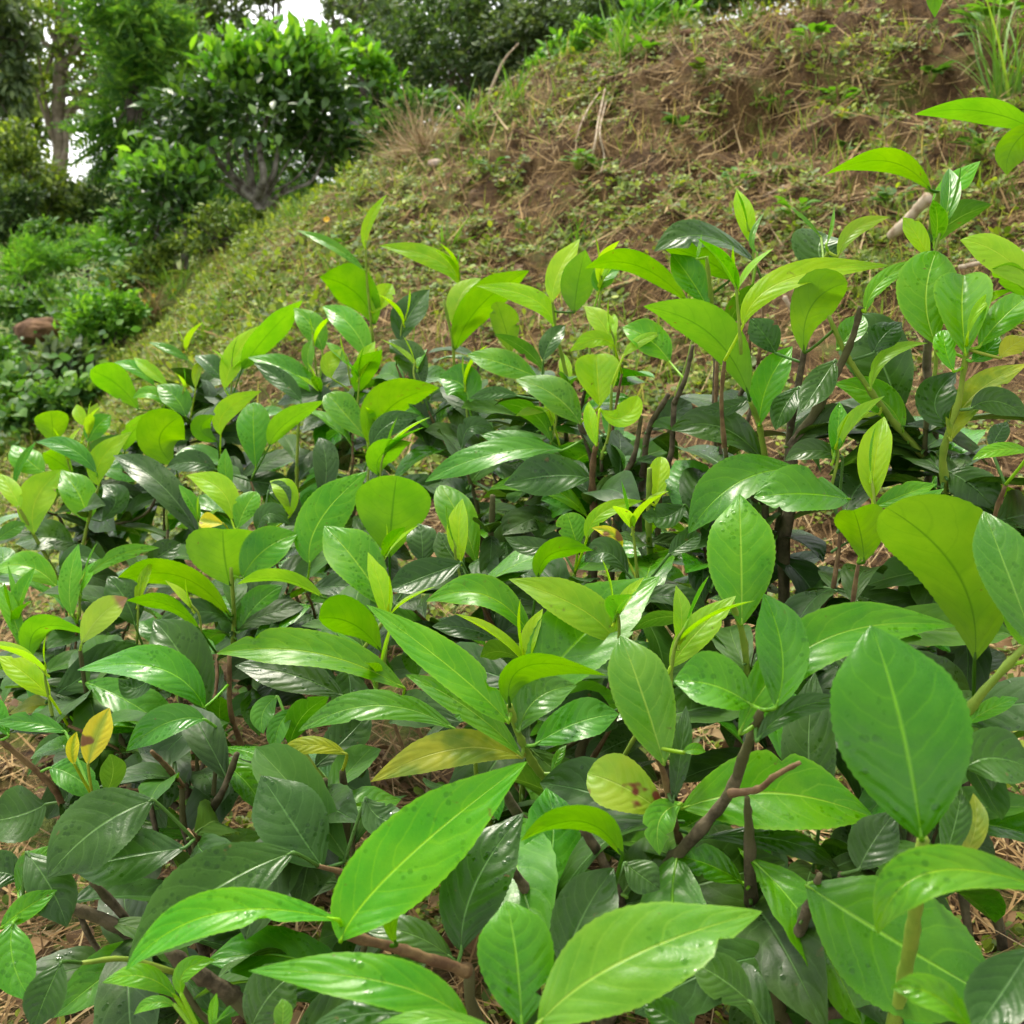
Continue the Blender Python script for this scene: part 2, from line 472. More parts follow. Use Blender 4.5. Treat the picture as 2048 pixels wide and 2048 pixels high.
def ground_h(x, y):
    z = smooth_h(x, y)
    x = np.asarray(x, float); y = np.asarray(y, float)
    steep = np.clip((z - (CAM_Z - 0.45)) / 0.5, 0, 1)
    z = z + (fbm(x, y, 3.0, 3, 5) - .5) * 0.09 + (fbm(x, y, 14, 3, 9) - .5) * (0.035 + 0.11 * steep) + (fbm(x, y, 40, 2, 12) - .5) * (0.014 + 0.05 * steep)
    for (c, r, dep) in HOLES:
        g = np.exp(-(((x - c[0]) / r) ** 2 + ((y - c[1]) / (r * .9)) ** 2))
        z = z - dep * g
    return z
def ground_n(x, y, e=0.05):
    zx = (smooth_h(x + e, y) - smooth_h(x - e, y)) / (2 * e)
    zy = (smooth_h(x, y + e) - smooth_h(x, y - e)) / (2 * e)
    n = np.stack([-zx, -zy, np.ones_like(zx)], -1)
    return n / np.linalg.norm(n, axis=-1, keepdims=True)

def soil_mat():
    m, _, _ = newmat('soil_and_moss')
    b = NB(m)
    oc = b.n('ShaderNodeTexCoord').outputs['Object']
    n0 = b.noise(oc, 1.1, 3, 0.6)
    n1 = b.noise(oc, 7, 4, 0.6)
    n2 = b.noise(oc, 55, 4, 0.7)
    n3 = b.noise(oc, 260, 3, 0.7)
    soil = b.mix(b.ramp(n2, 0.35, 0.65), (0.034, 0.019, 0.008), (0.095, 0.054, 0.021))
    soil = b.mix(b.ramp(n1, 0.42, 0.62), soil, b.mix(b.ramp(n3, 0.4, 0.6), (0.07, 0.043, 0.016), (0.16, 0.1, 0.04)))
    moss = b.mix(b.ramp(n2, 0.35, 0.7), (0.06, 0.085, 0.015), (0.15, 0.18, 0.03))
    sx = b.n('ShaderNodeSeparateXYZ'); b.L.new(oc, sx.inputs[0])
    # the ground grows greener away from the cut bank, to the left and downhill
    side = b.math('MULTIPLY_ADD', sx.outputs[0], -0.08, 0.0)
    mf = b.math('ADD', b.math('MULTIPLY_ADD', n1, 0.6, b.math('MULTIPLY', n0, 0.5)), side)
    c = b.mix(b.ramp(mf, 0.52, 0.66), soil, moss)
    bp = b.n('ShaderNodeBump'); bp.inputs['Strength'].default_value = 0.8; bp.inputs['Distance'].default_value = 0.012
    b.L.new(b.math('ADD', n2, b.math('MULTIPLY', n3, 0.35)), bp.inputs['Height'])
    b.out(b.principled(c, 0.92, 0.2, bp.outputs[0]))
    return m
M_SOIL = soil_mat()

xs = np.concatenate([-np.geomspace(400, 3.8, 26), np.arange(-3.7, 3.2, 0.034), np.geomspace(3.3, 400, 26)])
ys = np.concatenate([-np.geomspace(60, 0.4, 10), np.arange(-0.3, 2.2, 0.04), np.arange(2.2, 5.4, 0.028), np.arange(5.4, 8, 0.06), np.geomspace(8.1, 500, 34)])
GX, GY = np.meshgrid(xs, ys)
GZ = ground_h(GX, GY)
nx, ny = len(xs), len(ys)
_i = np.arange(nx * ny).reshape(ny, nx)
gf = np.stack([_i[:-1, :-1], _i[:-1, 1:], _i[1:, 1:], _i[1:, :-1]], -1).reshape(-1, 4)
ground = link('ground', mesh_np('ground', np.stack([GX, GY, GZ], -1).reshape(-1, 3), gf), M_SOIL, kind='structure')
ground['label'] = 'brown soil hillside with moss and a steep cut bank rising to the right'

# ---------------------------------------------------------------- scattering
def rots(N, up, spread, tilt_rng=None):
    """N rotation matrices: random spin about z, then z tilted towards a jittered up (N,3)"""
    up = np.broadcast_to(up, (N, 3)) + rng.normal(0, spread, (N, 3))
    z = up / np.linalg.norm(up, axis=1, keepdims=True)
    a = rng.uniform(0, 2 * np.pi, N)
    h = np.stack([np.cos(a), np.sin(a), np.zeros(N)], 1)
    y = h - (h * z).sum(1, keepdims=True) * z
    y /= np.linalg.norm(y, axis=1, keepdims=True) + 1e-9
    x = np.cross(y, z)
    return np.stack([x, y, z], -1)

def inst(tv, tf, pos, R, sc):
    """stamp a template (verts, list of faces) N times -> verts, faces"""
    N, k = len(pos), len(tv)
    V = np.einsum('nij,kj->nki', R, tv) * np.asarray(sc).reshape(N, 1, -1) + pos[:, None]
    off = (np.arange(N) * k)[:, None, None]
    return V.reshape(-1, 3), [(f[None] + off).reshape(-1, f.shape[1]) for f in tf]

# templates, length 1 along +y
LEAF_V = np.array([(0, 0, 0), (.2, .3, .05), (.21, .62, .03), (0, 1, -.1), (-.21, .62, .03), (-.2, .3, .05), (0, .33, 0), (0, .64, -.01)], float)
LEAF_F = [np.array([(0, 1, 6), (0, 6, 5), (2, 3, 7), (3, 4, 7)]), np.array([(1, 2, 7, 6), (6, 7, 4, 5)])]
SLEAF_V = np.array([(0, 0, 0), (.24, .45, .06), (0, 1, -.06), (-.24, .45, .06), (0, .5, 0)], float)
SLEAF_F = [np.array([(0, 1, 4), (1, 2, 4), (2, 3, 4), (3, 0, 4)])]
RLEAF_V = np.array([(0, 0, 0), (.33, .35, .06), (.3, .75, .04), (0, 1, -.02), (-.3, .75, .04), (-.33, .35, .06)], float)
RLEAF_F = [np.array([(0, 1, 2, 3), (0, 3, 4, 5)])]
def blade(bend=0.35, w=0.02, n=4):
    t = np.linspace(0, 1, n)
    v = []
    for q in t:
        ww = w * (1 - q ** 1.6) + 0.001
        v += [(-ww, q * (1 - .25 * bend * q), bend * q * q), (ww, q * (1 - .25 * bend * q), bend * q * q)]
    f = [(2 * i, 2 * i + 1, 2 * i + 3, 2 * i + 2) for i in range(n - 1)]
    return np.array(v), [np.array(f)]

def frustum_points(N, y0, y1, margin=0.25, power=1.0):
    y = y0 + (y1 - y0) * rng.uniform(0, 1, N) ** power
    x = rng.uniform(-1, 1, N) * (0.47 * y + margin)
    return x, y

def on_ground(x, y, dz=0.0):
    return np.stack([x, y, ground_h(x, y) + dz], -1)

# small-leaved ground cover: rosettes of round leaves
def rosette(k, spread=.55):
    J = Join()
    for i in range(k):
        a = 2 * math.pi * i / k + random.uniform(-.4, .4)
        el = random.uniform(.05, .7)
        r = random.uniform(.05, spread)
        y = np.array([math.cos(a) * math.cos(el), math.sin(a) * math.cos(el), math.sin(el)])
        x = nrm(np.cross(y, (0, 0, 1)))
        z = np.cross(x, y)
        s = random.uniform(.5, 1)
        V = (RLEAF_V * s) @ np.stack([x, y, z]) + y * r + np.array([0, 0, random.uniform(0, .5)])
        J.add(V, RLEAF_F[0])
    return np.vstack(J.v), [np.vstack(q) for q in J.f.values()]

def cover_mask(x, y):
    m = fbm(x, y, 2.2, 3, 21) * .6 + fbm(x, y, 9, 2, 25) * .6 - 0.12 * x * np.clip((y - 1.5) / 2, 0, 1)
    return m
J = Join()
for (N, y0, y1, s0, s1, thr) in [(10000, .45, 2.3, .008, .017, .62), (26000, 2.1, 4.8, .010, .024, .6), (14000, 3.6, 7.2, .012, .03, .56)]:
    x, y = frustum_points(N, y0, y1)
    k = cover_mask(x, y) > thr + rng.normal(0, .045, N)
    k |= rng.uniform(0, 1, N) < .04
    x, y = x[k], y[k]
    p = on_ground(x, y, .004)
    nn = ground_n(x, y)
    tv, tf = [rosette(6), rosette(8, .9), rosette(5, .4)][len(J.v) % 3]
    sel = rng.integers(0, 3, len(x))
    for q, T in enumerate([rosette(6), rosette(8, .9), rosette(4, .4)]):
        kk = sel == q
        if kk.sum():
            V, Fc = inst(T[0], T[1], p[kk], rots(kk.sum(), nn[kk] * .8 + np.array([0, -.15, .5]), .25), rng.uniform(s0, s1, kk.sum()))
            J.add(V, Fc)
cov = link('ground_cover', J.mesh('ground_cover'), F['cover'], kind='stuff')
tag(cov, 'small green ground cover leaves carpeting the soil slope', 'ground cover')

# straw litter
J = Join()
def straw_layer(N, y0, y1, l0, l1, wid, lift, thr=None):
    x, y = frustum_points(N, y0, y1)
    if thr is not None:
        k = fbm(x, y, 3.1, 3, 40) + .05 * x > thr + rng.normal(0, .06, N)
        x, y = x[k], y[k]
    n = len(x)
    nn = ground_n(x, y)
    for bend in (.12, -.1, .3):
        s = rng.integers(0, 3, n) == 0
        if not s.any():
            continue
        V, Fc = blade(bend, wid, 4)
        p = on_ground(x[s], y[s], lift)
        R = rots(s.sum(), nn[s], .22)
        J.add(*inst(V, Fc, p, R, rng.uniform(l0, l1, s.sum())))
straw_layer(15000, .45, 2.2, .03, .12, .014, .006)
straw_layer(9000, 2.0, 4.6, .04, .16, .014, .008)
straw_layer(12000, 2.6, 4.8, .04, .16, .014, .012, .47)
straw_layer(4000, 4.0, 7, .06, .2, .018, .01)
tag(link('straw_litter', J.mesh('straw_litter'), F['straw'], kind='stuff'), 'dry straw and grass stalks littering the soil', 'straw')
J = Join()
x, y = frustum_points(2600, .45, 4.4)
J.add(*inst(LEAF_V * np.array([1.4, 1, 3]), LEAF_F, on_ground(x, y, .006), rots(len(x), ground_n(x, y), .35), rng.uniform(.015, .05, len(x))))
tag(link('leaf_litter', J.mesh('leaf_litter'), F['litter'], kind='stuff'), 'brown dead leaves lying among the straw', 'leaf litter')
# matted dry grass combed down the bank
J = Join()
N = 42000
x, y = frustum_points(N, 2.3, 5.0)
zz = smooth_h(x, y)
wgt = np.clip((zz - (CAM_Z - .75)) / .5, .12, 1) * np.clip((fbm(x, y, 2.6, 3, 90) - .33) * 3.2, .08, 1)
k = rng.uniform(0, 1, N) < wgt
x, y = x[k], y[k]
nn = ground_n(x, y)
dn = np.stack([nn[:, 0], nn[:, 1], np.zeros(len(x))], 1) * 2.2 + rng.normal(0, .45, (len(x), 3)) + np.array([-.15, -.35, -.15])
yv = dn - (dn * nn).sum(1, keepdims=True) * nn * .8 + nn * rng.uniform(.0, .5, (len(x), 1))
yv /= np.linalg.norm(yv, axis=1, keepdims=True)
xv = np.cross(yv, nn + rng.normal(0, .3, nn.shape)); xv /= np.linalg.norm(xv, axis=1, keepdims=True)
Rm = np.stack([xv, yv, np.cross(xv, yv)], -1)
p = on_ground(x, y, .004)
for q, bend in enumerate((-.35, -.6, .1)):
    s = np.arange(len(x)) % 3 == q
    V, Fc = blade(bend, .012, 4)
    J.add(*inst(V, Fc, p[s], Rm[s], rng.uniform(.03, .13, s.sum())))
tag(link('dry_thatch', J.mesh('dry_thatch'), F['thatch'], kind='stuff'), 'matted dry grass hanging down the cut bank', 'dry grass')
# patches of small weeds on the bank
J = Join()
N = 6000
x, y = frustum_points(N, 2.4, 4.8)
k = (fbm(x, y, 3.4, 2, 101) * .6 + fbm(x, y, 11, 2, 103) * .5 > .6 + rng.normal(0, .03, N)) & (x > -.6)
x, y = x[k], y[k]
for T_ in (rosette(5, .9), rosette(7, 1.2)):
    s = rng.integers(0, 2, len(x)) == 0
    T_ = (T_[0] * np.array([1, 1, 1.2]), T_[1])
    J.add(*inst(T_[0], T_[1], on_ground(x[s], y[s], .004), rots(s.sum(), ground_n(x[s], y[s]) * .6 + np.array([0, -.2, .5]), .45), rng.uniform(.011, .03, s.sum())))
tag(link('bank_greenery', J.mesh('bank_greenery'), F['cover'], kind='stuff'), 'patches of small broad leaved weeds over the bank', 'ground cover')
# short grass over the slope
J = Join()
x, y = frustum_points(26000, 2.2, 7.0)
k = fbm(x, y, 2.4, 3, 60) - .05 * x > .53 + rng.normal(0, .04, len(x))
x, y = x[k], y[k]
for bend in (.3, .6, .1):
    s = rng.integers(0, 3, len(x)) == 0
    V, Fc = blade(bend, .022, 4)
    V = V[:, [0, 2, 1]]
    J.add(*inst(V, Fc, on_ground(x[s], y[s]), rots(s.sum(), np.array([0, 0, 1.0]), .35), rng.uniform(.03, .10, s.sum())))
tag(link('short_grass', J.mesh('short_grass'), F['grass'], kind='stuff'), 'short yellow green grass over the slope', 'grass')

# undergrowth of the gully on the left
J = Join()
N = 26000
x = rng.uniform(-5.2, -1.0, N); y = rng.uniform(3.6, 9.5, N)
ridge = np.interp(y, [3.6, 5, 6.4, 9.5], [-1.55, -2.0, -2.05, -1.6])
k = (x < ridge + rng.normal(0, .12, N)) & (fbm(x, y, 1.1, 2, 71) > .3)
_mc = vy(72, 612, 5.8)
k &= ~((np.abs(x - _mc[0] * y / 5.8) < .22) & (y > 4.7) & (y < 6.0))
x, y = x[k], y[k]
h = fbm(x, y, 1.7, 3, 77)
hgt = rng.uniform(0, 1, len(x)) ** .8 * np.clip((h - .3) * 1.0, .04, .42)
P = on_ground(x, y); P[:, 2] += hgt
V, Fc = inst(LEAF_V * np.array([1.25, 1, 1]), LEAF_F, P, rots(len(x), np.array([0, -.35, .8]), .45), rng.uniform(.025, .06, len(x)))
J.add(V, Fc)
JW = Join()
x = rng.uniform(-2.6, -.4, 5200); y = rng.uniform(2.9, 6.3, 5200)
k = (x < -.15 * y + .1) & (fbm(x, y, 2.0, 3, 83) > .57 + rng.normal(0, .035, 5200))
x, y = x[k], y[k]
P = on_ground(x, y, .005)
for q, T_ in enumerate((rosette(7, 1.1), rosette(9, 1.5))):
    s = np.arange(len(x)) % 2 == q
    JW.add(*inst(T_[0] * np.array([1, 1, 1.6]), T_[1], P[s], rots(s.sum(), np.array([0, -.3, .9]), .3), rng.uniform(.013, .03, s.sum())))
tag(link('slope_weeds', JW.mesh('slope_weeds'), F['cover'], kind='stuff'), 'patchy yellow green weeds on the slope above the tea row', 'weeds')
tag(link('undergrowth', J.mesh('undergrowth'), F['mid'], kind='stuff'), 'tangled bright green undergrowth filling the gully floor', 'undergrowth')

def vg(px, py, fallback=None):
    """first ground point on the line of sight through view pixel (px, py)"""
    Y = np.arange(.4, 9, .012)
    P = np.array([vy(px, py, q) for q in (1.0, 2.0)])
    D = P[1] - P[0]
    Q = P[0] + (Y - 1.0)[:, None] * D
    hit = np.where(Q[:, 2] <= ground_h(Q[:, 0], Q[:, 1]))[0]
    if len(hit) == 0 or (fallback and abs(Y[hit[0]] - fallback) > 1.5):
        p = vy(px, py, fallback)
        p[2] = float(ground_h(p[:1], p[1:2])[0])
        return p
    return Q[hit[0]]

# ---------------------------------------------------------------- tea bushes
CROPS = {'A': (0, 0, .3623), 'T': (674, 0, .3623), 'C': (1348, 0, .3623), 'E': (0, 600, .3623), 'G': (674, 600, .3623),
         'H': (1348, 600, .3623), 'X': (0, 1200, .4389), 'Y': (600, 1200, .4389), 'Z': (1200, 1200, .4389), 'V': (0, 0, VK)}
